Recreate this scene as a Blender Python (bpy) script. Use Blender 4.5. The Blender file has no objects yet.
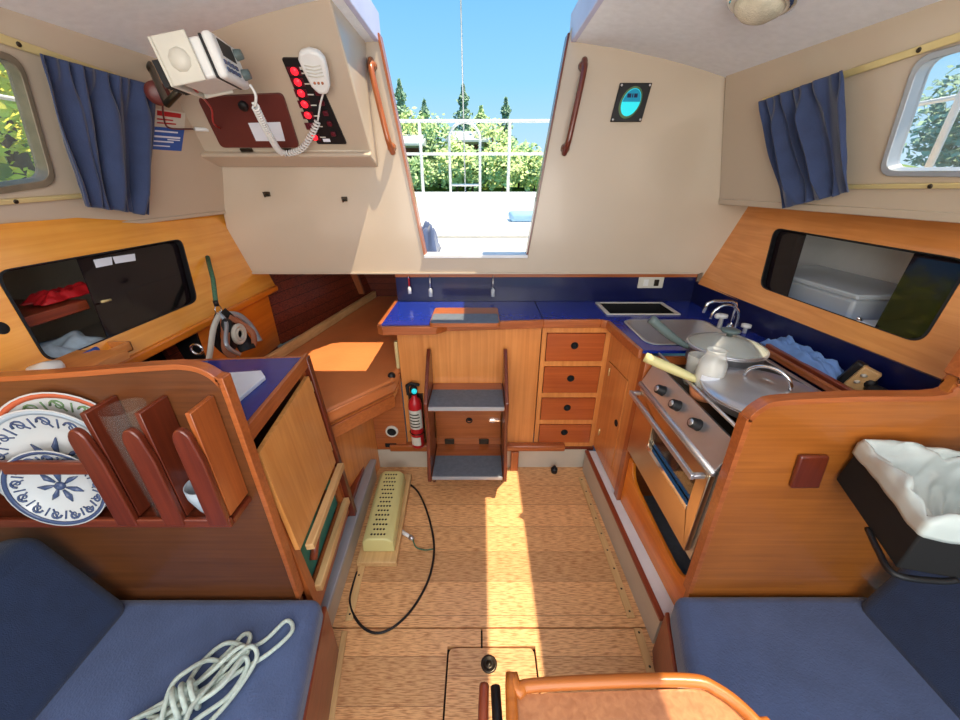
import bpy, bmesh, math, random
from mathutils import Vector, Matrix, geometry, noise
random.seed(7)
S = bpy.context.scene
COL = S.collection
V = Vector
# ---------------------------------------------------------------- camera, world, sun, exposure
H = 1.4                                  # eye height over the cabin sole (z = 0)
F = 370.0
PITCH = math.atan(175/370)
CP, SP = math.cos(PITCH), math.sin(PITCH)
cam = bpy.data.cameras.new('camera'); camo = bpy.data.objects.new('camera', cam); COL.objects.link(camo)
cam.sensor_width = 36; cam.lens = 36*F/960; cam.clip_start = 0.02; cam.clip_end = 500
camo.location = (0, 0, H); camo.rotation_euler = (math.pi/2-PITCH, 0, 0)
S.camera = camo
w = bpy.data.worlds.new('sky'); S.world = w; w.use_nodes = True
nt = w.node_tree; nt.nodes.clear()
tc = nt.nodes.new('ShaderNodeTexCoord'); sx = nt.nodes.new('ShaderNodeSeparateXYZ'); rp = nt.nodes.new('ShaderNodeValToRGB')
bg = nt.nodes.new('ShaderNodeBackground'); out = nt.nodes.new('ShaderNodeOutputWorld')
nt.links.new(tc.outputs['Generated'], sx.inputs[0]); nt.links.new(sx.outputs['Z'], rp.inputs[0])
nt.links.new(rp.outputs[0], bg.inputs[0]); nt.links.new(bg.outputs[0], out.inputs[0])
el = rp.color_ramp.elements
el[0].position = 0.0; el[0].color = (0.60, 0.80, 0.94, 1)
el[1].position = 0.5; el[1].color = (0.10, 0.42, 0.90, 1)
e = el.new(0.20); e.color = (0.30, 0.66, 0.96, 1)
bg.inputs[1].default_value = 0.95
sun = bpy.data.lights.new('sun', 'SUN'); sun.energy = 6.5; sun.angle = 0.009; sun.color = (1, 0.86, 0.62)
suno = bpy.data.objects.new('sun', sun); COL.objects.link(suno)
SUND = V((-0.38, 0.20, -1)).normalized()
suno.rotation_euler = SUND.to_track_quat('-Z', 'Y').to_euler()
suno.location = (2, -1, 6)
def area(name, loc, aim, size, size_y, power, color):
    a = bpy.data.lights.new(name, 'AREA'); a.shape = 'RECTANGLE'; a.size = size; a.size_y = size_y; a.energy = power; a.color = color
    o = bpy.data.objects.new(name, a); COL.objects.link(o); o.location = loc
    o.rotation_euler = (V(aim)-V(loc)).to_track_quat('-Z', 'Y').to_euler()
area('added_fill_high', (0.0, -0.55, 1.75), (0, 1.1, 0.75), 1.1, 0.6, 12, (1.0, 0.93, 0.84))  # added fill light above and behind the camera, no real hatch modelled
area('added_fill_low', (0.0, -1.2, 1.2), (0, 0.7, 2.2), 2.0, 0.9, 33, (1.0, 0.92, 0.83))  # added fill behind the camera, aimed upward to brighten the ceiling
S.view_settings.view_transform = 'Standard'; S.view_settings.look = 'None'
S.view_settings.gamma = 1; S.view_settings.use_curve_mapping = False
S.view_settings.exposure = 0.25
S.cycles.max_bounces = 8

# ---------------------------------------------------------------- measuring helpers (photo pixel -> world, at a real plane)
def ray(u, v):
    a = (u-480)/F; b = (360-v)/F
    return V((a, CP+b*SP, -SP+b*CP))
def U(u, v, x=None, y=None, z=None):
    d = ray(u, v)
    if x is not None: t = x/d.x
    elif y is not None: t = y/d.y
    else: t = (z-H)/d.z
    return V((0, 0, H))+d*t
class Plane:
    def __init__(s, o, a, b):            # e1 along o->a, e2 in the plane towards b, n = e1 x e2
        s.o = V(o); s.e1 = (V(a)-s.o).normalized(); q = V(b)-s.o
        s.e2 = (q-s.e1*q.dot(s.e1)).normalized(); s.n = s.e1.cross(s.e2)
    def hit(s, u, v):
        d = ray(u, v); c = V((0, 0, H)); t = (s.o-c).dot(s.n)/d.dot(s.n); return c+d*t
    def to2(s, p): q = V(p)-s.o; return (q.dot(s.e1), q.dot(s.e2))
    def px(s, u, v): return s.to2(s.hit(u, v))
    def at(s, a, b, k=0): return s.o+s.e1*a+s.e2*b+s.n*k
    def mat(s, a=0, b=0, k=0):
        m = Matrix((s.e1, s.e2, s.n)).transposed().to_4x4(); m.translation = s.at(a, b, k); return m

# ---------------------------------------------------------------- materials
def lin(c):
    return tuple(((q/255)/12.92 if q/255 <= 0.04045 else ((q/255+0.055)/1.055)**2.4) for q in c)+(1,)
def newmat(name):
    m = bpy.data.materials.new(name); m.use_nodes = True
    return m, m.node_tree, m.node_tree.nodes['Principled BSDF']
def mat(name, col, rough=0.5, metal=0, vary=0.06, scale=8, bump=0, coat=0, trans=0, emit=None, es=0, alpha=1, ior=1.45, sheen=0):
    m, t, b = newmat(name); c = lin(col)
    b.inputs['Roughness'].default_value = rough; b.inputs['Metallic'].default_value = metal
    b.inputs['Coat Weight'].default_value = coat; b.inputs['Coat Roughness'].default_value = 0.1
    b.inputs['Transmission Weight'].default_value = trans; b.inputs['IOR'].default_value = ior
    b.inputs['Alpha'].default_value = alpha; b.inputs['Sheen Weight'].default_value = sheen
    if emit: b.inputs['Emission Color'].default_value = lin(emit); b.inputs['Emission Strength'].default_value = es
    t1 = t.nodes.new('ShaderNodeTexCoord'); n = t.nodes.new('ShaderNodeTexNoise'); r = t.nodes.new('ShaderNodeValToRGB')
    n.inputs['Scale'].default_value = scale; n.inputs['Detail'].default_value = 5
    t.links.new(t1.outputs['Object'], n.inputs['Vector']); t.links.new(n.outputs['Fac'], r.inputs[0])
    r.color_ramp.elements[0].position = 0.3; r.color_ramp.elements[1].position = 0.7
    r.color_ramp.elements[0].color = tuple(q*(1-vary) for q in c[:3])+(1,)
    r.color_ramp.elements[1].color = tuple(min(1, q*(1+vary)) for q in c[:3])+(1,)
    t.links.new(r.outputs[0], b.inputs['Base Color'])
    if bump:
        n2 = t.nodes.new('ShaderNodeTexNoise'); n2.inputs['Scale'].default_value = scale*14
        bp = t.nodes.new('ShaderNodeBump'); bp.inputs['Strength'].default_value = bump; bp.inputs['Distance'].default_value = 0.002
        t.links.new(t1.outputs['Object'], n2.inputs['Vector']); t.links.new(n2.outputs['Fac'], bp.inputs['Height']); t.links.new(bp.outputs[0], b.inputs['Normal'])
    return m
def wood(name, c1, c2, axis='z', scale=1.0, rough=0.32, coat=0.35, blotch=0.35):
    m, t, b = newmat(name)
    b.inputs['Roughness'].default_value = rough; b.inputs['Coat Weight'].default_value = coat; b.inputs['Coat Roughness'].default_value = 0.15
    tcn = t.nodes.new('ShaderNodeTexCoord'); mp = t.nodes.new('ShaderNodeMapping')
    sc = {'x': (1.6, 50, 50), 'y': (50, 1.6, 50), 'z': (50, 50, 1.6)}[axis]
    k_ = 0.35; c1 = tuple(a+(b_-a)*k_ for a, b_ in zip(c1, c2))
    mp.inputs['Scale'].default_value = tuple(q*scale for q in sc)
    n = t.nodes.new('ShaderNodeTexNoise'); n.inputs['Scale'].default_value = 2.2; n.inputs['Detail'].default_value = 7; n.inputs['Distortion'].default_value = 0.6
    r = t.nodes.new('ShaderNodeValToRGB'); r.color_ramp.elements[0].position = 0.3; r.color_ramp.elements[1].position = 0.72
    r.color_ramp.elements[0].color = lin(c1); r.color_ramp.elements[1].color = lin(c2)
    n2 = t.nodes.new('ShaderNodeTexNoise'); n2.inputs['Scale'].default_value = 4; n2.inputs['Detail'].default_value = 4
    mx = t.nodes.new('ShaderNodeMix'); mx.data_type = 'RGBA'; mx.blend_type = 'MULTIPLY'
    r2 = t.nodes.new('ShaderNodeValToRGB'); r2.color_ramp.elements[0].color = (0.62, 0.55, 0.5, 1); r2.color_ramp.elements[1].color = (1.15, 1.15, 1.15, 1)
    r2.color_ramp.elements[0].position = 0.3; r2.color_ramp.elements[1].position = 0.65
    mx.inputs[0].default_value = blotch
    L = t.links.new
    L(tcn.outputs['Object'], mp.inputs[0]); L(mp.outputs[0], n.inputs['Vector']); L(n.outputs['Fac'], r.inputs[0])
    L(tcn.outputs['Object'], n2.inputs['Vector']); L(n2.outputs['Fac'], r2.inputs[0])
    L(r.outputs[0], mx.inputs[6]); L(r2.outputs[0], mx.inputs[7]); L(mx.outputs[2], b.inputs['Base Color'])
    bp = t.nodes.new('ShaderNodeBump'); bp.inputs['Strength'].default_value = 0.08; bp.inputs['Distance'].default_value = 0.001
    L(n.outputs['Fac'], bp.inputs['Height']); L(bp.outputs[0], b.inputs['Normal'])
    return m
def plankmat(name, c1, c2, seam, width, axis='y', along='x', rough=0.4, seamw=0.03, fleck=True):
    """boards: seams at a fixed pitch along `axis`, grain along `along`"""
    m, t, b = newmat(name); L = t.links.new
    b.inputs['Roughness'].default_value = rough; b.inputs['Coat Weight'].default_value = 0.15
    tcn = t.nodes.new('ShaderNodeTexCoord'); sp = t.nodes.new('ShaderNodeSeparateXYZ'); L(tcn.outputs['Object'], sp.inputs[0])
    dv = t.nodes.new('ShaderNodeMath'); dv.operation = 'DIVIDE'; dv.inputs[1].default_value = width; L(sp.outputs[axis.upper()], dv.inputs[0])
    fl = t.nodes.new('ShaderNodeMath'); fl.operation = 'FLOOR'; L(dv.outputs[0], fl.inputs[0])
    fr = t.nodes.new('ShaderNodeMath'); fr.operation = 'FRACT'; L(dv.outputs[0], fr.inputs[0])
    wn = t.nodes.new('ShaderNodeTexWhiteNoise'); wn.noise_dimensions = '1D'; L(fl.outputs[0], wn.inputs['W'])
    mp = t.nodes.new('ShaderNodeMapping'); s = {'x': (12, 120, 120), 'y': (120, 12, 120), 'z': (120, 120, 12)}[along]; mp.inputs['Scale'].default_value = s
    L(tcn.outputs['Object'], mp.inputs[0])
    n = t.nodes.new('ShaderNodeTexNoise'); n.inputs['Scale'].default_value = 2.5; n.inputs['Detail'].default_value = 5; L(mp.outputs[0], n.inputs['Vector'])
    r = t.nodes.new('ShaderNodeValToRGB'); r.color_ramp.elements[0].position = 0.36; r.color_ramp.elements[1].position = 0.56
    r.color_ramp.elements[0].color = lin(c1); r.color_ramp.elements[1].color = lin(c2); L(n.outputs['Fac'], r.inputs[0])
    hv = t.nodes.new('ShaderNodeHueSaturation'); mr = t.nodes.new('ShaderNodeMapRange'); mr.inputs[3].default_value = 0.85; mr.inputs[4].default_value = 1.12
    L(wn.outputs['Value'], mr.inputs[0]); L(mr.outputs[0], hv.inputs['Value']); L(r.outputs[0], hv.inputs['Color'])
    lt = t.nodes.new('ShaderNodeMath'); lt.operation = 'LESS_THAN'; lt.inputs[1].default_value = seamw; L(fr.outputs[0], lt.inputs[0])
    mx = t.nodes.new('ShaderNodeMix'); mx.data_type = 'RGBA'; L(lt.outputs[0], mx.inputs[0]); L(hv.outputs[0], mx.inputs[6]); mx.inputs[7].default_value = lin(seam)
    L(mx.outputs[2], b.inputs['Base Color'])
    return m
def glassmat(name, col=(1, 1, 1), a=0.2, rough=0.02, spec=0.8):
    """thin pane: mostly see-through with a mirror-like surface"""
    m, t, b = newmat(name); L = t.links.new
    b.inputs['Base Color'].default_value = lin(col) if max(col) > 1 else (*col, 1); b.inputs['Roughness'].default_value = rough
    b.inputs['Alpha'].default_value = a; b.inputs['Specular IOR Level'].default_value = spec
    return m
M = dict(
  ply_z=wood('varnished_ply_vertical', (192, 112, 52), (226, 150, 82), 'z', 0.55, 0.3, 0.35),
  ply_l=wood('orange_ply_with_bounce', (222, 138, 40), (244, 172, 72), 'y', 0.5, 0.25, 0.45, 0.35),  # extra orange saturation stands in for warm bounced light
  ply_y=wood('varnished_ply_lengthwise', (200, 120, 56), (230, 156, 90), 'y', 0.5, 0.3, 0.35, 0.3),
  ply_x=wood('varnished_ply_crosswise', (172, 98, 48), (205, 130, 70), 'x', 0.55, 0.3, 0.35),
  ply_orange=wood('orange_varnished_board', (208, 105, 22), (236, 140, 40), 'y', 0.5, 0.3, 0.35),
  door_ply=wood('honey_ply_door', (200, 128, 60), (228, 162, 92), 'z', 0.5, 0.28, 0.35, 0.25),
  teak_z=wood('teak_upright', (140, 68, 30), (178, 98, 48), 'z'),
  teak_x=wood('teak_crosswise', (140, 70, 32), (182, 102, 52), 'x'),
  teak_y=wood('teak_lengthwise', (140, 70, 32), (182, 102, 52), 'y'),
  red_z=wood('red_mahogany_upright', (78, 30, 18), (116, 48, 28), 'z'),
  red_x=wood('red_mahogany_crosswise', (84, 34, 20), (122, 54, 32), 'x'),
  red_y=wood('red_mahogany_lengthwise', (104, 44, 26), (150, 70, 42), 'y'),
  drawer=wood('reddish_drawer_front', (150, 66, 26), (188, 96, 44), 'x', 0.6),
  pale=wood('pale_unvarnished_wood', (188, 142, 90), (222, 184, 128), 'y', 0.7, 0.5, 0.05),
  fid=wood('orange_brown_fiddle', (150, 80, 26), (186, 108, 42), 'x', 1.0, 0.4, 0.1),
  table=wood('table_top_wood', (150, 92, 58), (188, 130, 88), 'z', 0.8),
  part=wood('shade_darkened_plywood', (78, 43, 21), (112, 65, 34), 'x', 0.9, 0.35, 0.3),  # base colour darkened to stand in for shade on the left partition
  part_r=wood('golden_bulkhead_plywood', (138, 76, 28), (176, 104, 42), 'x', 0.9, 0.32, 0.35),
  floor=plankmat('bamboo_floor_boards', (180, 122, 74), (228, 176, 122), (112, 66, 38), 0.128, 'y', 'x', 0.38, 0.011),
  hull=plankmat('dark_hull_planking', (82, 30, 18), (132, 58, 36), (40, 14, 8), 0.05, 'z', 'y', 0.35, 0.06),
  white=mat('cream_gelcoat', (192, 175, 155), 0.28, 0, 0.03, 2, 0, 0.25),
  ceil=mat('pale_grey_headliner', (236, 238, 242), 0.7, 0, 0.04, 40, 0.5),
  paint=mat('white_paint', (222, 224, 228), 0.4),
  framegrey=mat('weathered_window_frame', (128, 116, 98), 0.5, 0.3, 0.2, 20),
  toe=mat('grey_beige_gelcoat', (190, 178, 160), 0.5, 0, 0.08, 6),
  grey_rail=mat('grey_anodised_track', (170, 176, 184), 0.35, 0.4),
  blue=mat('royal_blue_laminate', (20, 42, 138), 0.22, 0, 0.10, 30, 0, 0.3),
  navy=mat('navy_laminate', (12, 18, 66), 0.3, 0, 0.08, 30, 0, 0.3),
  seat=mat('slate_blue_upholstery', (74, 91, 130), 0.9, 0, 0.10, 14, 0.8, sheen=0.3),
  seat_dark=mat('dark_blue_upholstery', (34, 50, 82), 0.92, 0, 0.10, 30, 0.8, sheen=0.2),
  curtain=mat('denim_blue_curtain_cloth', (48, 61, 96), 0.85, 0, 0.12, 20, 0.5, sheen=0.3),
  leather=mat('brown_vinyl_cushion', (206, 124, 72), 0.3, 0, 0.10, 5, 0.3, 0.1),
  steel=mat('brushed_steel', (206, 206, 210), 0.34, 0.85, 0.05, 12),
  steel_warm=mat('reflection_tinted_steel', (214, 190, 160), 0.28, 1, 0.05, 6),  # warm tint paints in the reflection of the surrounding wood
  chrome=mat('polished_chrome', (225, 228, 232), 0.08, 1),
  dark_metal=mat('dark_bronze_metal', (70, 62, 52), 0.35, 0.8),
  black=mat('black_plastic', (18, 18, 21), 0.5),
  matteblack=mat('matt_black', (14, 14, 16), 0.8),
  grey=mat('grey_nonskid_tread', (104, 112, 124), 0.7, 0, 0.10, 60, 0.8),
  whitep=mat('white_plastic', (222, 222, 220), 0.35),
  ivory=mat('ivory_plastic', (206, 202, 190), 0.4),
  cream=mat('cream_enamel', (216, 208, 142), 0.4, 0, 0.04, 6),
  maroon=mat('maroon_panel', (98, 46, 42), 0.4, 0, 0.10, 5),
  paper=mat('white_paper', (222, 228, 240), 0.7),
  redm=mat('red_paint', (182, 30, 36), 0.35),
  bluem=mat('sticker_blue', (40, 84, 168), 0.4),
  redglow=mat('glowing_red_switch', (230, 30, 40), 0.3, emit=(255, 30, 45), es=1.6),
  reddim=mat('dark_red_switch', (90, 24, 36), 0.35),
  teald=mat('dark_teal_display', (14, 120, 150), 0.3, emit=(10, 130, 165), es=0.35),
  cyan=mat('glowing_cyan_display', (40, 190, 200), 0.3, emit=(40, 215, 225), es=0.55),
  teal=mat('teal_lining', (70, 138, 118), 0.8, 0, 0.15, 20),
  brass=mat('pale_brass_rail', (216, 196, 140), 0.35, 0.3),
  rope=mat('pale_green_rope', (200, 214, 204), 0.8, 0, 0.12, 120, 0.6),
  palecloth=mat('pale_blue_white_cloth', (170, 190, 206), 0.9, 0, 0.2, 30),
  cloth=mat('light_blue_cloth', (112, 148, 206), 0.9, 0, 0.12, 20),
  bag=mat('white_bin_bag', (190, 200, 198), 0.45, 0, 0.04, 9),
  china=mat('white_glazed_china', (200, 203, 204), 0.18, 0, 0.02, 5, 0, 0.4),
  chinablue=mat('dark_blue_glaze', (70, 84, 118), 0.2),
  chinagrey=mat('pale_grey_blue_glaze', (170, 184, 196), 0.2),
  chinared=mat('rust_glaze', (190, 96, 66), 0.2),
  chinagreen=mat('green_glaze', (100, 130, 92), 0.2),
  yellowh=mat('yellowed_pan_handle', (206, 198, 140), 0.4),
  greyh=mat('grey_pan_handle', (92, 108, 108), 0.4),
  terracotta=mat('terracotta_pot', (206, 132, 90), 0.6),
  copper=mat('copper_brown_cloth', (168, 104, 74), 0.7),
  greencord=mat('green_braided_cord', (70, 110, 84), 0.8, 0, 0.3, 140),
  deck=mat('white_deck_gelcoat', (236, 236, 234), 0.5, 0, 0.02, 3),
  pillow=mat('light_blue_cushion', (150, 190, 228), 0.8),
  water=mat('sea_water', (70, 120, 140), 0.1, 0, 0.15, 1),
  bark=mat('tree_bark', (92, 74, 58), 0.9),
  rock=mat('tan_shore_rock', (190, 160, 132), 0.9, 0, 0.3, 1.5),
  grass=mat('dry_green_bank', (112, 138, 56), 0.95, 0, 0.35, 1.2),
  roof=mat('pale_grey_roof', (196, 202, 200), 0.7), housew=mat('grey_house_wall', (150, 150, 140), 0.8),
  leaf1=mat('hazed_bright_green_leaves', (212, 228, 160), 0.8, 0, 0.3, 1.5),  # leaf colour lightened to carry the bright haze
  leaf2=mat('hazed_mid_green_leaves', (186, 212, 154), 0.8, 0, 0.3, 1.5),  # haze mixed into the green here too
  leaf3=mat('hazed_fir_needles', (150, 180, 152), 0.8, 0, 0.3, 1.5),  # needles paled by painted haze
  leaf4=mat('yellow_green_leaves', (246, 232, 96), 0.8, 0, 0.3, 3),
  clear=glassmat('window_glass', (0.9, 0.95, 1), 0.06), smoked=glassmat('smoked_acrylic', (0.010, 0.006, 0.008), 0.90, 0.05, 0.3),
  smoked2=glassmat('dark_acrylic', (0.02, 0.016, 0.016), 0.72, 0.05),
  binp=glassmat('translucent_plastic', (0.72, 0.78, 0.84), 0.45, 0.3), tumbler=glassmat('drinking_glass', (0.5, 0.5, 0.45), 0.05, 0.03, 0.3), jarglass=glassmat('jar_glass', (0.9, 0.92, 0.86), 0.35, 0.05),
  lens=mat('ribbed_lamp_lens', (206, 198, 176), 0.2, 0.1, 0.25, 16, 1.0, 0.3),
  lidglass=glassmat('pan_lid_glass', (0.55, 0.58, 0.52), 0.4, 0.05),
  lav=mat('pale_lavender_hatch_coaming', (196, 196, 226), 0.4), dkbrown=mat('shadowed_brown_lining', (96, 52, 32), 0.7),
)

# ---------------------------------------------------------------- mesh building
class MB:
    def __init__(s): s.v = []; s.f = []; s.m = []; s.mi = 0; s.sm = []; s.smooth = False
    def add(s, vs, fs):
        k = len(s.v); s.v += [V(q) for q in vs]
        for f in fs: s.f.append([i+k for i in f]); s.m.append(s.mi); s.sm.append(s.smooth)
        return s
    def box(s, a, b):
        (x0, y0, z0), (x1, y1, z1) = a, b
        vs = [(x, y, z) for x in (x0, x1) for y in (y0, y1) for z in (z0, z1)]
        return s.add(vs, [(0, 1, 3, 2), (4, 6, 7, 5), (0, 4, 5, 1), (2, 3, 7, 6), (0, 2, 6, 4), (1, 5, 7, 3)])
    def mbox(s, m, a, b):
        k = len(s.v); s.box(a, b)
        for i in range(k, len(s.v)): s.v[i] = m @ s.v[i]
        return s
    def prism(s, pts, ext):
        n = len(pts); e = V(ext); p = [V(q) for q in pts]
        # concave-safe caps
        tr = geometry.tessellate_polygon([p])
        fs = [tuple(t) for t in tr]+[tuple(q+n for q in reversed(t)) for t in tr]
        fs += [(i, (i+1) % n, (i+1) % n+n, i+n) for i in range(n)]
        return s.add(p+[q+e for q in p], fs)
    def ngon(s, pts, ext):
        n = len(pts); e = V(ext); p = [V(q) for q in pts]
        return s.add(p+[q+e for q in p], [tuple(range(n)), tuple(reversed(range(n, 2*n)))]+[(i, (i+1) % n, (i+1) % n+n, i+n) for i in range(n)])
    def plate(s, P, outer, holes, k0, k1):
        """plate in plane P (2-D loops) between offsets k0 and k1, with holes"""
        loops = [outer]+holes
        flat = [q for l in loops for q in l]; n = len(flat)
        tr = geometry.tessellate_polygon([[V((q[0], q[1], 0)) for q in l] for l in loops])
        vs = [P.at(q[0], q[1], k0) for q in flat]+[P.at(q[0], q[1], k1) for q in flat]
        fs = [tuple(t) for t in tr]+[tuple(q+n for q in reversed(t)) for t in tr]
        b = 0
        for l in loops:
            c = len(l)
            fs += [(b+i, b+(i+1) % c, b+(i+1) % c+n, b+i+n) for i in range(c)]; b += c
        return s.add(vs, fs)
    def tube(s, pts, r, seg=8, closed=False, cap=True):
        pts = [V(q) for q in pts]; n = len(pts); rr = r if isinstance(r, (list, tuple)) else [r]*n
        vs = []; up = None
        for i, p in enumerate(pts):
            if closed: d = pts[(i+1) % n]-pts[i-1]
            else: d = pts[min(i+1, n-1)]-pts[max(i-1, 0)]
            d.normalize()
            if up is None: up = d.orthogonal().normalized()
            up = (up-d*up.dot(d))
            up = up.normalized() if up.length > 1e-6 else d.orthogonal().normalized()
            bn = d.cross(up)
            for j in range(seg):
                a = 2*math.pi*j/seg; vs.append(p+(up*math.cos(a)+bn*math.sin(a))*rr[i])
        fs = []
        for i in range(n if closed else n-1):
            for j in range(seg):
                a = i*seg+j; b = i*seg+(j+1) % seg; c = ((i+1) % n)*seg+(j+1) % seg; d = ((i+1) % n)*seg+j
                fs.append((a, b, c, d))
        if cap and not closed: fs += [tuple(reversed(range(seg))), tuple(range((n-1)*seg, n*seg))]
        o = s.smooth; s.smooth = True; s.add(vs, fs); s.smooth = o; return s
    def lathe(s, prof, m=None, seg=28, ang=2*math.pi):
        """profile [(r,z)...] about local z of matrix m"""
        m = m or Matrix.Identity(4); vs = []; n = len(prof)
        for j in range(seg):
            a = ang*j/seg
            for r, z in prof: vs.append(m @ V((max(r, 1e-5)*math.cos(a), max(r, 1e-5)*math.sin(a), z)))
        fs = [(j*n+i, ((j+1) % seg)*n+i, ((j+1) % seg)*n+i+1, j*n+i+1) for j in range(seg) for i in range(n-1)]
        o = s.smooth; s.smooth = True; s.add(vs, fs); s.smooth = o; return s
    def grid(s, fn, nu, nv, th=None):
        vs = [V(fn(i/nu, j/nv)) for i in range(nu+1) for j in range(nv+1)]
        fs = [(i*(nv+1)+j, (i+1)*(nv+1)+j, (i+1)*(nv+1)+j+1, i*(nv+1)+j+1) for i in range(nu) for j in range(nv)]
        o = s.smooth; s.smooth = True; s.add(vs, fs); s.smooth = o; return s
    def ball(s, c, r, seg=14):
        rx, ry, rz = r if isinstance(r, (tuple, list)) else (r, r, r)
        prof = [(math.sin(math.pi*i/8), -math.cos(math.pi*i/8)) for i in range(9)]
        m = Matrix.Translation(V(c)) @ Matrix.Diagonal((rx, ry, rz, 1))
        return s.lathe(prof, m, seg)
def wloc(o):
    p = V((0, 0, 0))
    while o: p += o.location; o = o.parent
    return p
def part(name, mb, mats, parent=None, bevel=0, seg=2, solid=0, sub=0, stuff=False, angle=40):
    if not isinstance(mats, (list, tuple)): mats = [mats]
    me = bpy.data.meshes.new(name)
    if parent is None:
        xs = [v.x for v in mb.v]; ys = [v.y for v in mb.v]; zs = [v.z for v in mb.v]
        org = V(((min(xs)+max(xs))/2, (min(ys)+max(ys))/2, min(zs))); loc = org
    else: org = wloc(parent); loc = V((0, 0, 0))
    me.from_pydata([v-org for v in mb.v], [], mb.f)
    for m_ in mats: me.materials.append(M[m_] if isinstance(m_, str) else m_)
    for i, p in enumerate(me.polygons): p.material_index = mb.m[i]; p.use_smooth = mb.sm[i]
    bm = bmesh.new(); bm.from_mesh(me); bmesh.ops.recalc_face_normals(bm, faces=bm.faces); bm.to_mesh(me); bm.free()
    o = bpy.data.objects.new(name, me); COL.objects.link(o); o.location = loc
    if parent is not None: o.parent = parent
    if solid:
        md = o.modifiers.new('solid', 'SOLIDIFY'); md.thickness = solid; md.offset = 0
    if bevel:
        md = o.modifiers.new('bevel', 'BEVEL'); md.width = bevel; md.segments = seg; md.limit_method = 'ANGLE'; md.angle_limit = math.radians(angle)
        md.harden_normals = False
        for p in me.polygons: p.use_smooth = True
        try:
            me.set_sharp_from_angle(angle=math.radians(60))
        except Exception: pass
    if sub:
        md = o.modifiers.new('sub', 'SUBSURF'); md.levels = sub; md.render_levels = sub
    if stuff: o['kind'] = 'stuff'
    return o
def tag(o, label, cat, group=None):
    o['label'] = label; o['category'] = cat
    if group: o['group'] = group
    return o
def thing(name, label, cat, loc=(0, 0, 0), group=None):
    o = bpy.data.objects.new(name, None); COL.objects.link(o); o.location = loc; o.empty_display_size = 0.05
    return tag(o, label, cat, group)
def struct(name, mb, mats, parent=None, **k):
    o = part(name, mb, mats, parent, **k)
    if parent is None: o['kind'] = 'structure'
    return o
def rrect(pts, r, n=5):
    """round the corners of a 2-D polygon"""
    out = []; c = len(pts)
    for i in range(c):
        p = V(pts[i]+(0,)) if len(pts[i]) == 2 else V(pts[i]); a = V(tuple(pts[i-1])+(0,)); b = V(tuple(pts[(i+1) % c])+(0,))
        d1 = (a-p); d2 = (b-p); rr = min(r, d1.length*0.45, d2.length*0.45); d1.normalize(); d2.normalize()
        s0 = p+d1*rr; s1 = p+d2*rr
        for k in range(n+1):
            t = k/n; q = s0*(1-t)**2+p*2*t*(1-t)+s1*t*t; out.append((q.x, q.y))
    return out
def smoothpath(pts, n=8, closed=False):
    P = [V(q) for q in pts]; out = []; c = len(P)
    rng = range(c) if closed else range(c-1)
    for i in rng:
        p0 = P[(i-1) % c] if closed or i > 0 else P[i]; p1 = P[i]; p2 = P[(i+1) % c]; p3 = P[(i+2) % c] if closed or i+2 < c else p2
        for k in range(n):
            t = k/n
            out.append(0.5*((2*p1)+(-p0+p2)*t+(2*p0-5*p1+4*p2-p3)*t*t+(-p0+3*p1-3*p2+p3)*t**3))
    if not closed: out.append(P[-1])
    return out
def axm(loc, d, roll=None):
    """matrix with local z along d"""
    q = V(d).normalized().to_track_quat('Z', 'Y').to_matrix().to_4x4(); q.translation = V(loc); return q
XY = Plane((0, 0, 0), (1, 0, 0), (0, 1, 0))

# ================================================================ STRUCTURE
# cabin sole: slabs with thin gaps
fl = MB(); g = 0.003
def slab(m, pts, z0, z1): m.ngon([(x, y, z0) for x, y in pts], (0, 0, z1-z0))
slab(fl, [(-0.62, 0.772), (0.62, 0.772), (0.62, 1.75), (-0.62, 1.75)], -0.02, 0)
slab(fl, [(-0.62, -0.9), (-0.109, -0.9), (-0.109, 0.712), (0.003, 0.712), (0.003, 0.766), (-0.62, 0.766)][0:2]+[(-0.109, 0.712), (-0.62, 0.712)], -0.02, 0)
slab(fl, [(-0.62, 0.7121), (0.003, 0.7121), (0.003, 0.766), (-0.62, 0.766)], -0.02, 0)
slab(fl, [(0.009, 0.7121), (0.62, 0.7121), (0.62, 0.766), (0.009, 0.766)], -0.02, 0)
slab(fl, [(0.185, -0.9), (0.62, -0.9), (0.62, 0.712), (0.185, 0.712)], -0.02, 0)
slab(fl, [(-0.109, -0.9), (0.185, -0.9), (0.185, 0.30), (-0.109, 0.30)], -0.02, 0)
struct('floor', fl, 'floor')
b = MB().box((-0.62, -0.9, -0.06), (0.62, 1.75, -0.03)); struct('floor_underlayer', b, 'matteblack')
hb = rrect([(-0.103, 0.306), (0.179, 0.306), (0.179, 0.706), (-0.103, 0.706)], 0.02)
fh = thing('floor_hatch', 'wooden floor hatch with a round metal ring pull in the cabin floor', 'floor hatch', (0.038, 0.5, 0))
part('hatch_board', MB().ngon([(x, y, -0.02) for x, y in hb], (0, 0, 0.0205)), 'floor', fh)
c = U(489, 664, z=0.002)
o = part('ring_pull', MB().lathe([(0, 0), (0.026, 0), (0.026, 0.004), (0.018, 0.005), (0.016, 0.001), (0.008, 0.001), (0.007, 0.006), (0, 0.006)], Matrix.Translation((c.x, c.y, 0.0))), 'dark_metal', fh)

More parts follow.
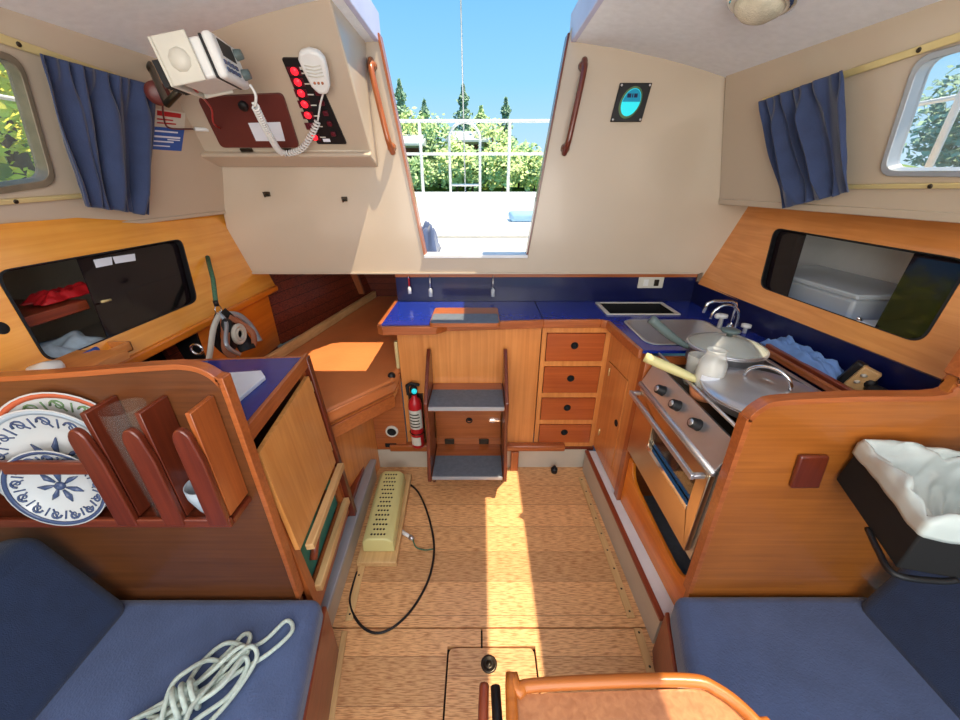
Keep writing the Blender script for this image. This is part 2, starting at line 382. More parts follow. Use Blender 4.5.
# hull sides, side decks (unseen, added to keep stray sunlight out of the lockers)
for sgn, nm in ((-1, 'left'), (1, 'right')):
    b = MB().box((sgn*1.62, -0.9, -0.05), (sgn*1.58, 3.2, 1.36)); struct('wall_hull_'+nm, b, 'white')
    b = MB().ngon([(-1.19, 1.9, 1.345), (-1.40, -0.9, 1.345), (-1.62, -0.9, 1.345), (-1.62, 1.9, 1.345)] if sgn < 0 else [(1.112, 1.845, 1.345), (1.34, -0.9, 1.345), (1.62, -0.9, 1.345), (1.62, 1.845, 1.345)], (0, 0, 0.03)); struct('side_deck_'+nm, b, 'white')

# --- aft bulkhead (white) with the companionway opening
PB = Plane((0, 1.85, H), (1, 1.85, H), (0, 1.85, H+1))     # n = +z x... points to -y
outer = [PB.px(235, 273), PB.px(232, 262), (-1.21, -0.11), (-1.08, 0.40), (-0.75, 0.47)]
ztop = lambda x: 0.525-0.14*((x+0.03)/1.06)**2
outer = [(-1.215, -0.395), (-1.195, -0.10), (-1.09, 0.44), (-0.41, 0.56), (-0.40, 0.535), (-0.272, -0.318), (0.232, -0.318), (0.348, 0.535), (0.36, 0.56), (1.02, 0.44),
         (1.10, -0.058), (1.54, -0.058), (1.54, -0.46), (1.112, -0.46), (1.112, -0.395)]
bk = MB().plate(PB, outer, [], 0, -0.045)
struct('wall_back', bk, 'white', bevel=0.004)
# hatch-board trims beside and below the opening
b = MB().prism([PB.at(-0.402, 0.535, 0.006), PB.at(-0.272, -0.318, 0.006), PB.at(-0.262, -0.318, 0.006), PB.at(-0.392, 0.535, 0.006)], (0, 0.055, 0))
struct('trim_1', b, 'teak_z')
b = MB().prism([PB.at(0.350, 0.535, 0.006), PB.at(0.232, -0.318, 0.006), PB.at(0.224, -0.318, 0.006), PB.at(0.342, 0.535, 0.006)], (0, 0.055, 0))
struct('trim_2', b, 'red_z')
b = MB().box((-0.272, 1.835, H-0.322), (0.232, 1.93, H-0.306)); struct('trim_3', b, 'paint', bevel=0.003)
# step/kink fold in the bulkhead lower edge
b = MB().box((-1.21, 1.843, H-0.40), (1.09, 1.90, H-0.392)); struct('trim_4', b, 'white')

# --- cabin sides
PL = Plane((-1.186, 1.85, H-0.11), (-1.25, 1.0, H-0.12), (-1.10, 1.5, H+0.37))
PR = Plane((1.10, 1.83, H-0.06), (1.17, 0.96, H-0.065), (0.995, 1.85, H+0.38))
a_end = PL.to2((-1.37, -0.9, H-0.13))[0]
winL = rrect([PL.px(16, 60), PL.px(51, 181), PL.px(-40, 194), PL.px(-110, 30)], 0.035)
L_out = [(-0.01, 0), (a_end, 0), (a_end, 0.56), (-0.01, 0.56)]
struct('wall_left', MB().plate(PL, L_out, [winL], 0, 0.03 if PL.n.x < 0 else -0.03), 'white')
winR = rrect([PR.px(921, 60), PR.px(884, 172), PR.px(1010, 172), PR.px(1060, 22)], 0.035)
R_out = [(-0.02, 0), (2.9, 0), (2.9, 0.53), (-0.02, 0.53)]
struct('wall_right', MB().plate(PR, R_out, [winR], 0, 0.03 if PR.n.x > 0 else -0.03), 'white')
kL = -1 if PL.n.x < 0 else 1      # offset sign that points outboard is kL*(-) ... inboard = -kL*? computed below
inL = 1 if PL.n.x > 0 else -1     # multiply: inboard direction on the left
inR = 1 if PR.n.x < 0 else -1
# lips under the cabin sides
b = MB().plate(PL, [(-0.01, -0.012), (a_end, -0.012), (a_end, 0.004), (-0.01, 0.004)], [], inL*0.004, -inL*0.12); struct('trim_5', b, 'white', bevel=0.003)
b = MB().plate(PR, [(-0.02, -0.02), (2.9, -0.02), (2.9, 0.004), (-0.02, 0.004)], [], inR*0.004, -inR*0.14); struct('trim_6', b, 'white', bevel=0.003)
# portlight frames and panes
def grow(poly, d):
    cx = sum(p[0] for p in poly)/len(poly); cy = sum(p[1] for p in poly)/len(poly); o = []
    for p in poly:
        q = V((p[0]-cx, p[1]-cy)); L = q.length; o.append((cx+q.x*(L+d)/L, cy+q.y*(L+d)/L))
    return o
def ring(P, poly, d_in, d_out, k0, k1): return MB().plate(P, grow(poly, d_out), [grow(poly, d_in)], k0, k1)
wl = struct('window_1', ring(PL, winL, -0.006, 0.012, -inL*0.030, inL*0.008), 'framegrey', bevel=0.002)
part('pane', MB().plate(PL, grow(winL, -0.006), [], -inL*0.02, -inL*0.024), 'clear', wl)
wr = struct('window_2', ring(PR, winR, -0.006, 0.012, -inR*0.030, inR*0.008), 'grey_rail', bevel=0.002)
part('pane', MB().plate(PR, grow(winR, -0.006), [], -inR*0.02, -inR*0.024), 'clear', wr)

# --- ceiling: cambered grid with the sliding-hatch and skylight openings
xs = [-1.25, -1.12, -0.95, -0.75, -0.55, -0.40, -0.2, 0.0, 0.2, 0.36, 0.55, 0.735, 0.82, 0.905, 1.05, 1.2]
ys = [-0.9, -0.1, 1.19, 1.28, 1.88]
cz = lambda x: H+0.53-0.135*((x+0.03)/1.03)**2
ce = MB()
def cell_open(i, j):
    xm = (xs[i]+xs[i+1])/2; ym = (ys[j]+ys[j+1])/2
    return (-0.40 < xm < 0.36 and ym > 1.28) or (0.735 < xm < 0.905 and -0.1 < ym < 1.19)
top = 0.035
for i in range(len(xs)-1):
    for j in range(len(ys)-1):
        if cell_open(i, j): continue
        x0, x1, y0, y1 = xs[i], xs[i+1], ys[j], ys[j+1]
        vs = [(x, y, cz(x)+k) for x, y in ((x0, y0), (x1, y0), (x1, y1), (x0, y1)) for k in (0, top)]
        ce.add(vs, [(0, 2, 4, 6), (1, 7, 5, 3), (0, 1, 3, 2), (2, 3, 5, 4), (4, 5, 7, 6), (6, 7, 1, 0)])
struct('ceiling', ce, 'ceil')
for k, x in enumerate((-0.40, 0.36)):
    s = 1 if x > 0 else -1
    b = MB().box((x-0.002*s, 1.28, cz(x)-0.003), (x+0.018*s, 1.90, cz(x)+0.10)); struct('trim_%d' % (7+k), b, 'lav', bevel=0.003)
    # cream roll where headliner meets the opening
b = MB().box((-0.40, 1.26, cz(0)-0.01), (0.36, 1.285, cz(0)+0.1)); struct('trim_9', b, 'lav')

# --- toe kicks, ledges, floor edge strips
def strip(p, q, w, z0, z1, side):
    """long box from p to q (xy), w wide to `side` (+1 = +x)"""
    p = V((p[0], p[1], 0)); q = V((q[0], q[1], 0))
    return MB().ngon([(p.x, p.y, z0), (q.x, q.y, z0), (q.x+side*w, q.y, z0), (p.x+side*w, p.y, z0)], (0, 0, z1-z0))
RA, RB = (0.556, 1.56), (0.582, 0.72)
struct('baseboard_right', strip(RA, RB, 0.02, 0, 0.125, 1), 'toe')
struct('trim_10', strip((RA[0]-0.003, RA[1]), (RB[0]-0.003, RB[1]), 0.02, 0.125, 0.137, 1), 'red_y', bevel=0.002)
struct('trim_11', strip((RA[0]+0.017, RA[1]), (RB[0]+0.017, RB[1]), 0.09, 0.10, 0.131, 1), 'paint')
struct('trim_12', strip((0.545, 1.50), (0.553, 0.80), 0.026, 0.0, 0.009, -1), 'pale', bevel=0.002)
struct('trim_13', strip((0.560, 0.765), (0.545, 0.40), 0.026, 0.0, 0.009, -1), 'pale', bevel=0.002)
LA, LB = (-0.545, 1.50), (-0.515, 0.70)
struct('baseboard_left', strip(LA, LB, 0.02, 0, 0.11, -1), 'toe')
struct('trim_14', strip((LA[0]+0.012, LA[1]), (LB[0]+0.012, LB[1]), 0.042, 0.11, 0.128, -1), 'grey_rail', bevel=0.003)
struct('trim_15', strip((LA[0]-0.03, LA[1]), (LB[0]-0.03, LB[1]), 0.06, 0.09, 0.15, -1), 'red_y', bevel=0.002)
struct('trim_16', strip((-0.512, 1.30), (-0.478, 0.79), 0.026, 0.0, 0.009, 1), 'pale', bevel=0.002)
struct('trim_17', strip((-0.478, 0.755), (-0.43, 0.45), 0.02, 0.0, 0.009, 1), 'pale', bevel=0.002)
sc = MB()
for (p, q, n) in (((0.532, 1.48), (0.540, 0.82), 9), ((0.547, 0.75), (0.534, 0.45), 4), ((-0.499, 1.25), (-0.467, 0.81), 4)):
    for i in range(n):
        t = i/(n-1); sc.lathe([(0, 0.0095), (0.004, 0.0095), (0.004, 0.0085)], Matrix.Translation((p[0]+(q[0]-p[0])*t, p[1]+(q[1]-p[1])*t, 0)), 8)
struct('trim_18', sc, 'dark_metal')
# aft toe face under the drawers and steps
struct('baseboard_back', MB().box((-0.56, 1.585, 0), (0.57, 1.60, 0.12)), 'toe')

# ================================================================ AFT GALLEY COUNTER
# plywood front behind the steps, with the left end
CZ = 0.85
cf = thing('counter_cabinet', 'honey plywood cabinet front behind the companionway steps under the blue counter', 'cabinet', (-0.05, 1.7, 0.12))
part('front_panel', MB().box((-0.385, 1.60, 0.10), (0.283, 1.618, CZ-0.012)), 'ply_z', cf)
part('side_panel', MB().box((-0.385, 1.6185, 0.10), (-0.367, 2.9, CZ-0.012)), 'teak_z', cf)
part('bottom_rail', MB().box((-0.475, 1.560, 0.125), (-0.262, 1.598, 0.165)), 'teak_x', cf, bevel=0.005)
part('bottom_rail', MB().box((0.135, 1.560, 0.125), (0.45, 1.598, 0.162)), 'teak_x', cf, bevel=0.008)
part('foot_block', MB().box((0.165, 1.555, 0.0), (0.205, 1.584, 0.125)), 'teak_z', cf, bevel=0.003)
part('latch', MB().box((-0.402, 1.592, 0.60), (-0.386, 1.612, 0.74)), 'brass', cf, bevel=0.003)
# drawer unit
dr = thing('drawer_cabinet', 'teak cabinet of four stacked drawers with round finger holes beside the corner door', 'drawer cabinet', (0.42, 1.65, 0.12))
dx0, dx1 = 0.288, 0.606
PD = Plane((0, 1.60, 0), (1, 1.60, 0), (0, 1.60, 1))
dsp = [(0.637, 0.783), (0.462, 0.610), (0.300, 0.435), (0.155, 0.275)]
part('frame', MB().plate(PD, [(dx0, 0.13), (dx1, 0.13), (dx1, CZ-0.012), (dx0, CZ-0.012)], [[(dx0+0.021, a), (dx1-0.022, a), (dx1-0.022, b), (dx0+0.021, b)] for a, b in dsp], 0, -0.018), 'ply_z', dr)
part('kick_rail', MB().box((dx0, 1.588, 0.112), (dx1+0.002, 1.600, 0.13)), 'red_x', dr)
for a, b in dsp:
    cx = (dx0+dx1)/2-0.004; czz = (a+b)/2+0.01; n = 20
    hole = [(cx+0.015*math.cos(2*math.pi*k/n), czz+0.015*math.sin(2*math.pi*k/n)) for k in range(n)]
    d = part('drawer', MB().plate(PD, rrect([(dx0+0.024, a+0.003), (dx1-0.025, a+0.003), (dx1-0.025, b-0.003), (dx0+0.024, b-0.003)], 0.006), [hole], 0.004, -0.018), 'drawer', dr, bevel=0.002)
    part('finger_hole', MB().lathe([(0.018, 0.0), (0.018, 0.0015), (0.014, 0.0015), (0.014, -0.018), (0, -0.018)], axm((cx, 1.595, czz), (0, -1, 0))), 'matteblack', d)
# corner cabinet with the tall door, almost lengthwise
PC = Plane((0.606, 1.60, 0), (0.614, 1.265, 0), (0.606, 1.60, 1))
inC = 1 if PC.n.x < 0 else -1
w_ = 0.34
cc = thing('corner_cabinet', 'narrow tall teak cabinet door between the four drawers and the stove', 'cabinet', (0.60, 1.43, 0.14))
dp = [PC.px(609, 361), PC.px(628, 381), PC.px(612, 467), PC.px(597, 443)]
dpo = grow(dp, 0.004)
part('frame', MB().plate(PC, [(0, 0.14), (w_, 0.14), (w_, CZ-0.012), (0, CZ-0.012)], [dpo], 0, -inC*0.018), 'ply_z', cc)
d = part('door', MB().plate(PC, rrect(dp, 0.01), [], inC*0.003, -inC*0.015), 'ply_z', cc)
q = PC.hit(617, 423); part('finger_hole', MB().lathe([(0, 0.001), (0.013, 0.001), (0.015, 0.003), (0.016, 0)], axm(q+PC.n*inC*0.003, PC.n*inC)), 'matteblack', d)
for pu, pv in ((600, 432), (610, 372)):
    q = PC.hit(pu, pv); part('hinge', MB().tube([q+PC.n*inC*0.005+V((0, 0, -0.02)), q+PC.n*inC*0.005+V((0, 0, 0.02))], 0.003), 'brass', d)
part('stile', MB().box((0.607, 1.222, 0.13), (0.635, 1.262, CZ-0.012)), 'teak_z', cc, bevel=0.003)
# countertop: L shape, blue, with sink + icebox holes
front = [(-0.43, 1.515), (-0.415, 1.495), (-0.19, 1.505), (-0.15, 1.545), (0.285, 1.585), (0.545, 1.590), (0.580, 1.565), (0.596, 1.30), (0.60, 1.245)]
back = [(1.17, 1.245), (1.10, 1.84), (1.10, 1.895), (-0.43, 1.895)]
def pz(u, v, z=CZ): q = U(u, v, z=z); return (q.x, q.y)
ice = [pz(603, 302), pz(658, 300), pz(680, 313), pz(618, 316)]
sink = rrect([pz(640, 321), pz(702, 319), pz(748, 331), pz(700, 352), pz(655, 342)], 0.04)
sink = rrect([(0.645, 1.30), (1.0, 1.30), (1.0, 1.575), (0.645, 1.575)], 0.05, 8)
ice = rrect([(0.60, 1.655), (0.93, 1.655), (0.93, 1.845), (0.60, 1.845)], 0.008, 3)
ct = thing('countertop', 'royal blue laminate galley countertop with varnished wooden edge around sink and icebox', 'countertop', (0.3, 1.7, CZ))
part('worktop', MB().plate(XY, front+back, [sink, ice], CZ-0.012, CZ), 'blue', ct)
eb = []
for i in range(len(front)):
    p = V(front[i]+(0,)); a = V(front[max(i-1, 0)]+(0,)); c_ = V(front[min(i+1, len(front)-1)]+(0,)); d = (c_-a).normalized(); n_ = V((d.y, -d.x, 0)); eb.append((p, n_))
b = MB()
for i in range(len(eb)-1):
    (p, n1), (q, n2) = eb[i], eb[i+1]
    pa = [p-n1*0.0+V((0, 0, CZ-0.034)), q+V((0, 0, CZ-0.034)), q+n2*0.016+V((0, 0, CZ-0.034)), p+n1*0.016+V((0, 0, CZ-0.034))]
    b.ngon(pa, (0, 0, 0.038))
b.ngon([(-0.446, 1.51, CZ-0.034), (-0.43, 1.51, CZ-0.034), (-0.43, 1.895, CZ-0.034), (-0.446, 1.895, CZ-0.034)], (0, 0, 0.038))
part('wooden_edge', b, 'teak_x', ct, bevel=0.003)
b = MB().box((0.284, 1.575, CZ+0.0005), (0.287, 1.895, CZ+0.0015)); part('joint', b, 'matteblack', ct)
bsk = thing('backsplash', 'dark navy upstand behind the blue galley counter below the white bulkhead', 'backsplash', (0.3, 1.89, CZ))
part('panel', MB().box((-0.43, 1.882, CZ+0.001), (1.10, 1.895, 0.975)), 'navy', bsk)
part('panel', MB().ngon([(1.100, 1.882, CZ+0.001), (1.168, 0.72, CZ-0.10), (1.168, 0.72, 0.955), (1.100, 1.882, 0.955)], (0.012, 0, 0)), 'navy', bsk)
part('shelf_strip', MB().box((-0.43, 1.875, 0.978), (1.1, 1.895, 0.999)), 'teak_x', bsk)
# sink
sk = thing('sink', 'stainless steel sink sunk in the blue counter corner', 'sink', (0.82, 1.44, CZ-0.13))
b = MB(); n = len(sink); r0 = grow(sink, 0.012); r1 = grow(sink, -0.004); r2 = grow(sink, -0.03)
vs = [(x, y, CZ+0.0025) for x, y in r0]+[(x, y, CZ+0.0035) for x, y in r1]+[(x, y, CZ-0.12) for x, y in r2]
b.smooth = True
b.add(vs, [(k*n+i, k*n+(i+1) % n, (k+1)*n+(i+1) % n, (k+1)*n+i) for k in range(2) for i in range(n)]+[tuple(range(2*n, 3*n))])
part('basin', b, 'steel', sk, solid=0.001)
part('drain', MB().lathe([(0, 0.003), (0.02, 0.003), (0.022, 0)], Matrix.Translation((0.82, 1.44, CZ-0.119))), 'dark_metal', sk)
# icebox opening
ib = thing('icebox_hatch', 'open square icebox hatch with white rim in the blue counter left of the sink faucets', 'icebox', (0.765, 1.75, CZ-0.1))
part('rim', MB().plate(XY, grow(ice, 0.010), [grow(ice, -0.012)], CZ+0.001, CZ+0.006), 'ivory', ib, bevel=0.001)
b = MB(); n = len(ice); r1 = grow(ice, -0.003)
b.add([(x, y, CZ) for x, y in r1]+[(x, y, CZ-0.10) for x, y in r1], [(i, (i+1) % n, n+(i+1) % n, n+i) for i in range(n)]+[tuple(range(n, 2*n))])
part('well', b, 'matteblack', ib, solid=0.001)
# faucets
def hook(base, h, r, dirv, rad, drop=0.02, n=10):
    base = V(base); d = V(dirv).normalized(); p = [base, base+V((0, 0, h*0.6))]
    for i in range(n+1):
        a = math.pi*i/n; p.append(base+V((0, 0, h+math.sin(a)*rad))+d*(rad-math.cos(a)*rad))
    p.append(p[-1]+V((0, 0, -drop))); return p
f1 = thing('galley_faucet', 'taller chrome swan neck faucet behind the sink', 'faucet', (1.035, 1.50, CZ))
b1 = U(729, 331, z=CZ)
part('spout', MB().tube([b1, b1+V((0, 0, .10)), b1+V((-.006, 0, .118)), b1+V((-.025, .0, .126)), b1+V((-.095, .0, .128)), b1+V((-.120, .0, .118)), b1+V((-.128, .0, .080))], 0.006, 10), 'chrome', f1)
part('base', MB().lathe([(0, 0), (0.018, 0), (0.018, 0.012), (0.01, 0.03), (0, 0.03)], Matrix.Translation(b1)), 'chrome', f1)
part('tap_handle', MB().lathe([(0, 0), (0.008, 0), (0.007, 0.02), (0.018, 0.024), (0.018, 0.036), (0, 0.04)], Matrix.Translation(b1+V((0.05, -0.02, 0)))), 'whitep', f1)
f2 = thing('pump_faucet', 'lower curved chrome faucet nearer the pans', 'faucet', (1.0, 1.42, CZ))
b2 = U(733, 336, z=CZ)
part('spout', MB().tube(hook(b2, 0.075, .1, (-1, .1, 0), 0.052, 0.005), 0.005, 10), 'chrome', f2)
part('tap_handle', MB().lathe([(0, 0), (0.010, 0), (0.008, 0.045), (0.020, 0.05), (0.020, 0.062), (0, 0.066)], Matrix.Translation(b1+V((-0.025, 0.03, 0)))).ball(b1+V((-0.045, 0.03, 0.055)), 0.012), 'whitep', f2)
part('base', MB().lathe([(0, 0), (0.016, 0), (0.014, 0.02), (0, 0.02)], Matrix.Translation(b2)), 'chrome', f2)
# outlet
q0 = U(639, 277, y=1.88); q1 = U(662, 288, y=1.88)
ol = thing('power_outlet', 'beige double power outlet on the navy upstand', 'outlet', (q0.x, 1.88, q1.z))
part('plate', MB().box((q0.x, 1.876, q1.z), (q1.x, 1.882, q0.z)), 'ivory', ol, bevel=0.002)
for k in (0.3, 0.72):
    xx = q0.x+(q1.x-q0.x)*k; part('socket', MB().box((xx-.012, 1.874, q1.z+.012), (xx+.012, 1.8765, q0.z-.012)), 'dark_metal' if k > .5 else 'whitep', ol)
# top step on the counter
ts = thing('counter_step', 'wooden step plate with grey nonskid strip lying on the blue counter above the steps', 'step', (-0.05, 1.6, CZ))
b = MB().ngon([(x, y, CZ+0.0045) for x, y in rrect([(-0.215, 1.475), (0.085, 1.475), (0.085, 1.70), (-0.215, 1.70)], 0.02)], (0, 0, 0.018))
part('board', b, 'teak_x', ts, bevel=0.002)
part('nonskid_strip', MB().ngon([(x, y, CZ+0.023) for x, y in rrect([(-0.210, 1.478), (0.080, 1.478), (0.080, 1.60), (-0.210, 1.60)], 0.016)], (0, 0, 0.002)), 'grey', ts)
# utensils hanging from the strip below the bulkhead
def hanging(u, name, label, cat, mats, L, r, bottom):
    q = U(u, 281, y=1.865); t = thing(name, label, cat, (q.x, 1.865, 0.98-L))
    part('hook', MB().tube([(q.x, 1.875, 0.985), (q.x, 1.862, 0.985), (q.x, 1.860, 0.975)], 0.0025, 6), 'chrome', t)
    part('handle', MB().tube([(q.x, 1.862, 0.975), (q.x, 1.862, 0.975-L*0.5)], 0.004, 8), mats[0], t)
    part(bottom, MB().lathe([(0, -L*0.5), (r, -L*0.48), (r, -L*0.12), (r*0.4, 0), (0, 0)], Matrix.Translation((q.x, 1.862, 0.975-L*0.5)), 12), mats[1], t)
hanging(409, 'bottle_brush', 'small red and white brush hanging at the left end of the blue upstand', 'brush', ('redm', 'whitep'), 0.08, 0.009, 'head')
hanging(430, 'hanging_scrubber', 'clear grey utensil hanging left of the counter step', 'utensil', ('steel', 'binp'), 0.095, 0.010, 'head')
hanging(493, 'hanging_scrubber', 'clear grey utensil hanging behind the right end of the counter step', 'utensil', ('steel', 'binp'), 0.095, 0.010, 'head')

# ================================================================ COMPANIONWAY STEPS
st = thing('companionway_steps', 'two tread wooden companionway steps with grey nonskid treads in front of the plywood cabinet', 'steps', (-0.055, 1.45, 0))
sx0, sx1 = -0.238, 0.118
side = [(1.598, 0.0), (1.50, 0.0), (1.45, 0.09), (1.335, 0.12), (1.325, 0.16), (1.362, 0.50), (1.39, 0.60), (1.545, 0.72), (1.575, 0.725), (1.598, 0.70)]
side = [(1.598, 0.0), (1.47, 0.0), (1.40, 0.10), (1.335, 0.13), (1.335, 0.18), (1.40, 0.40), (1.375, 0.47), (1.372, 0.54), (1.42, 0.58), (1.52, 0.68), (1.57, 0.715), (1.598, 0.70)]
for x in (sx0, sx1):
    part('side_board', MB().prism([(x-0.008, y, z) for y, z in side], (0.016, 0, 0)), 'red_z', st, bevel=0.003)
for zt, y0 in ((0.52, 1.372), (0.153, 1.343)):
    t_ = part('tread', MB().box((sx0+0.009, y0, zt-0.02), (sx1-0.009, 1.597, zt)), 'teak_x', st, bevel=0.003)
    part('nonskid_strip', MB().box((sx0+0.012, y0+0.004, zt+0.0005), (sx1-0.012, y0+(0.155 if zt > .3 else 0.15), zt+0.003)), 'grey', t_)
    part('nosing', MB().box((sx0+0.012, y0-0.004, zt-0.014), (sx1-0.012, y0+0.003, zt+0.004)), 'grey_rail', t_, bevel=0.001)
cx = -0.055
hole = [(cx+0.013*math.cos(2*math.pi*k/16), 0.315+0.010*math.sin(2*math.pi*k/16)) for k in range(16)]
PS = Plane((0, 1.575, 0), (1, 1.575, 0), (0, 1.575, 1))
lid = part('hinged_flap', MB().plate(PS, [(sx0+0.012, 0.20), (sx1-0.012, 0.20), (sx1-0.012, 0.478), (sx0+0.012, 0.478)], [hole], 0, -0.014), 'teak_x', st, bevel=0.002)
part('finger_hole', MB().lathe([(0.017, 0), (0.017, 0.002), (0.0125, 0.002), (0.0125, -0.01), (0, -0.01)], axm((cx, 1.574, 0.315), (0, -1, 0))), 'matteblack', lid)
part('latch', MB().box((0.045, 1.565, 0.312), (0.104, 1.574, 0.322)).box((0.05, 1.568, 0.305), (0.075, 1.574, 0.329)), 'chrome', lid, bevel=0.001)
for x in (-0.16, 0.02): part('hinge', MB().box((x-.025, 1.566, 0.17), (x+.025, 1.574, 0.20)), 'dark_metal', lid, bevel=0.002)
part('kick_board', MB().box((sx0+0.009, 1.585, 0.155), (sx1-0.009, 1.597, 0.20)), 'teak_x', st)

# fire extinguisher
q = U(416, 420, y=1.552); ex = thing('fire_extinguisher', 'small red fire extinguisher with white label mounted left of the steps', 'fire extinguisher', (q.x, 1.558, 0.13))
EX = q.x
part('cylinder', MB().lathe([(0, 0.165), (0.030, 0.168), (0.033, 0.178), (0.033, 0.42), (0.028, 0.445), (0.014, 0.46), (0.012, 0.48), (0, 0.48)], Matrix.Translation((EX, 1.56, 0))), 'redm', ex)
def arc_label(x, y, r, z0, z1, a0, a1):
    return MB().grid(lambda s, t: (x+r*math.cos(a0+(a1-a0)*s), y+r*math.sin(a0+(a1-a0)*s), z0+(z1-z0)*t), 10, 1)
part('label', arc_label(EX, 1.56, 0.0336, 0.29, 0.40, math.pi*1.12, math.pi*1.88), 'ivory', ex)
part('lower_label', arc_label(EX, 1.56, 0.0336, 0.19, 0.24, math.pi*1.15, math.pi*1.7), 'ivory', ex)
b = MB()
for k in range(5): b.add([], []); b.v += arc_label(EX, 1.56, 0.0340, 0.302+k*0.018, 0.310+k*0.018, math.pi*1.2, math.pi*(1.7+0.02*(k % 2))).v; 
b2_ = MB()
for k in range(5):
    a_ = arc_label(EX, 1.56, 0.0341, 0.302+k*0.018, 0.309+k*0.018, math.pi*1.2, math.pi*(1.7+0.03*(k % 2))); b2_.add(a_.v, a_.f)
part('label_print', b2_, 'dark_metal', ex)
part('valve', MB().lathe([(0, 0.48), (0.016, 0.48), (0.018, 0.51), (0.012, 0.525), (0, 0.525)], Matrix.Translation((EX, 1.56, 0)), 14), 'black', ex)
part('gauge', MB().lathe([(0, 0), (0.013, 0), (0.013, 0.008), (0, 0.009)], axm((EX+0.006, 1.545, 0.505), (0, -1, 0))), 'cyan', ex)
part('handle', MB().prism([(EX-0.035, 1.552, 0.475), (EX-0.038, 1.552, 0.53), (EX-0.01, 1.552, 0.545), (EX+0.03, 1.552, 0.535), (EX+0.03, 1.552, 0.525), (EX-0.01, 1.552, 0.53), (EX-0.022, 1.552, 0.52), (EX-0.022, 1.552, 0.475)], (0, 0.014, 0)), 'black', ex, bevel=0.002)
part('bracket', MB().box((EX-0.036, 1.588, 0.17), (EX+0.036, 1.599, 0.46)).tube([(EX+0.036*math.cos(a*0.3), 1.56+0.036*math.sin(a*0.3), 0.26) for a in range(22)], 0.0025, 6), 'dark_metal', ex)

# speaker / vent panel beside it, facing the passage
vp = thing('vent_panel', 'small teak panel with a round black vent and slot by the fire extinguisher', 'panel', (-0.43, 1.56, 0.15))
part('board', MB().box((-0.545, 1.575, 0.13), (-0.387, 1.589, 0.58)), 'teak_x', vp)
q = U(392, 431, y=1.575)
part('round_vent', MB().lathe([(0, 0.002), (0.022, 0.003), (0.024, 0.009), (0.030, 0.009), (0.032, 0)], axm((q.x, 1.575, q.z), (0, -1, 0))), ['matteblack'], vp)
part('vent_rim', MB().lathe([(0.023, 0.0), (0.024, 0.011), (0.031, 0.010), (0.033, 0)], axm((q.x, 1.5745, q.z), (0, -1, 0))), 'ivory', vp)
q = U(391, 445, y=1.575)
part('slot_vent', MB().box((q.x-.03, 1.570, q.z-.012), (q.x+.03, 1.575, q.z+.012)), 'matteblack', vp, bevel=0.002)
q = U(399, 377, y=1.55); tag(part('pull_knob', MB().ball((-0.392-0.018, 1.52, 0.60), 0.018), 'black'), 'black round knob at the corner of the brown berth cushion', 'knob')

# ================================================================ QUARTER BERTH
BZ = 0.60
foot = [(-0.620, 1.20), (-0.392, 1.475), (-0.392, 2.9), (-0.82, 2.9), (-1.10, 1.55), (-1.10, 1.16)]
qb = thing('berth_cushion', 'brown vinyl quarter berth mattress running aft under the white bulkhead', 'mattress', (-0.7, 1.9, BZ-0.06))
def sl(pts, z0, z1): return MB().ngon([(x, y, z0) for x, y in pts], (0, 0, z1-z0))
part('mattress', sl(foot, BZ-0.07, BZ), 'leather', qb, bevel=0.018, seg=4)
part('piping', MB().tube([(-0.622, 1.192, BZ-0.008), (-0.39, 1.472, BZ-0.008)], 0.004), 'leather', qb)
bp_ = thing('bunk_frame', 'teak edge board and front panel under the brown mattress', 'bunk', (-0.7, 1.6, 0))
f2_ = [(-0.612, 1.185), (-0.388, 1.455), (-0.388, 1.57), (-0.60, 1.57), (-1.09, 1.57), (-1.09, 1.185)]
part('edge_board', MB().ngon([(-0.625, 1.168, BZ-0.125), (-0.388, 1.452, BZ-0.125), (-0.398, 1.462, BZ-0.125), (-0.635, 1.178, BZ-0.125)], (0, 0, 0.058)), 'teak_y', bp_, bevel=0.003)
part('base_board', sl([(-0.62, 1.19), (-0.396, 1.465), (-0.396, 2.9), (-0.82, 2.9), (-1.10, 1.55), (-1.10, 1.19)], BZ-0.095, BZ-0.072), 'ply_y', bp_)
part('front_panel', MB().ngon([(-0.612, 1.165, 0.0), (-0.547, 1.588, 0.0), (-0.565, 1.588, 0.0), (-0.627, 1.165, 0)], (0, 0, BZ-0.13)), 'ply_z', bp_)
lb = MB().ngon([(-1.055, 1.42, BZ+0.001), (-0.815, 2.85, BZ+0.001), (-0.84, 2.85, BZ+0.001), (-1.08, 1.42, BZ+0.001)], (0, 0, 0.05))
tag(part('lee_board', lb, 'pale', bevel=0.004), 'long pale wooden board along the hull side of the brown berth', 'board')
struct('wall_berth_hull', MB().ngon([(-1.10, 1.90, 0.60), (-0.84, 2.9, 0.60), (-0.98, 2.9, 1.06), (-1.24, 1.90, 1.06)], (-0.02, 0.005, 0)).ngon([(-1.12, 1.3, 0.45), (-1.10, 1.90, 0.45), (-1.24, 1.90, 1.06), (-1.26, 1.3, 1.06)], (-0.02, 0.0, 0)), 'hull')
struct('wall_berth_end', MB().box((-1.25, 2.88, 0.4), (-0.36, 2.9, 1.1)), 'hull')
tag(part('rib', MB().ngon([(-0.93, 2.72, 0.66), (-0.87, 2.72, 0.66), (-0.95, 2.72, 1.03), (-1.01, 2.72, 1.03)], (0, 0.03, 0)), 'teak_z'), 'light wooden frame rib deep inside the dark berth tunnel', 'frame rib')
struct('cockpit_sole', MB().box((-1.6, 1.896, 1.035), (1.6, 3.75, 1.06)), 'deck')
struct('wall_tunnel_front', MB().box((-0.37, 1.896, 0.0), (1.6, 1.91, 1.035)), 'dkbrown')

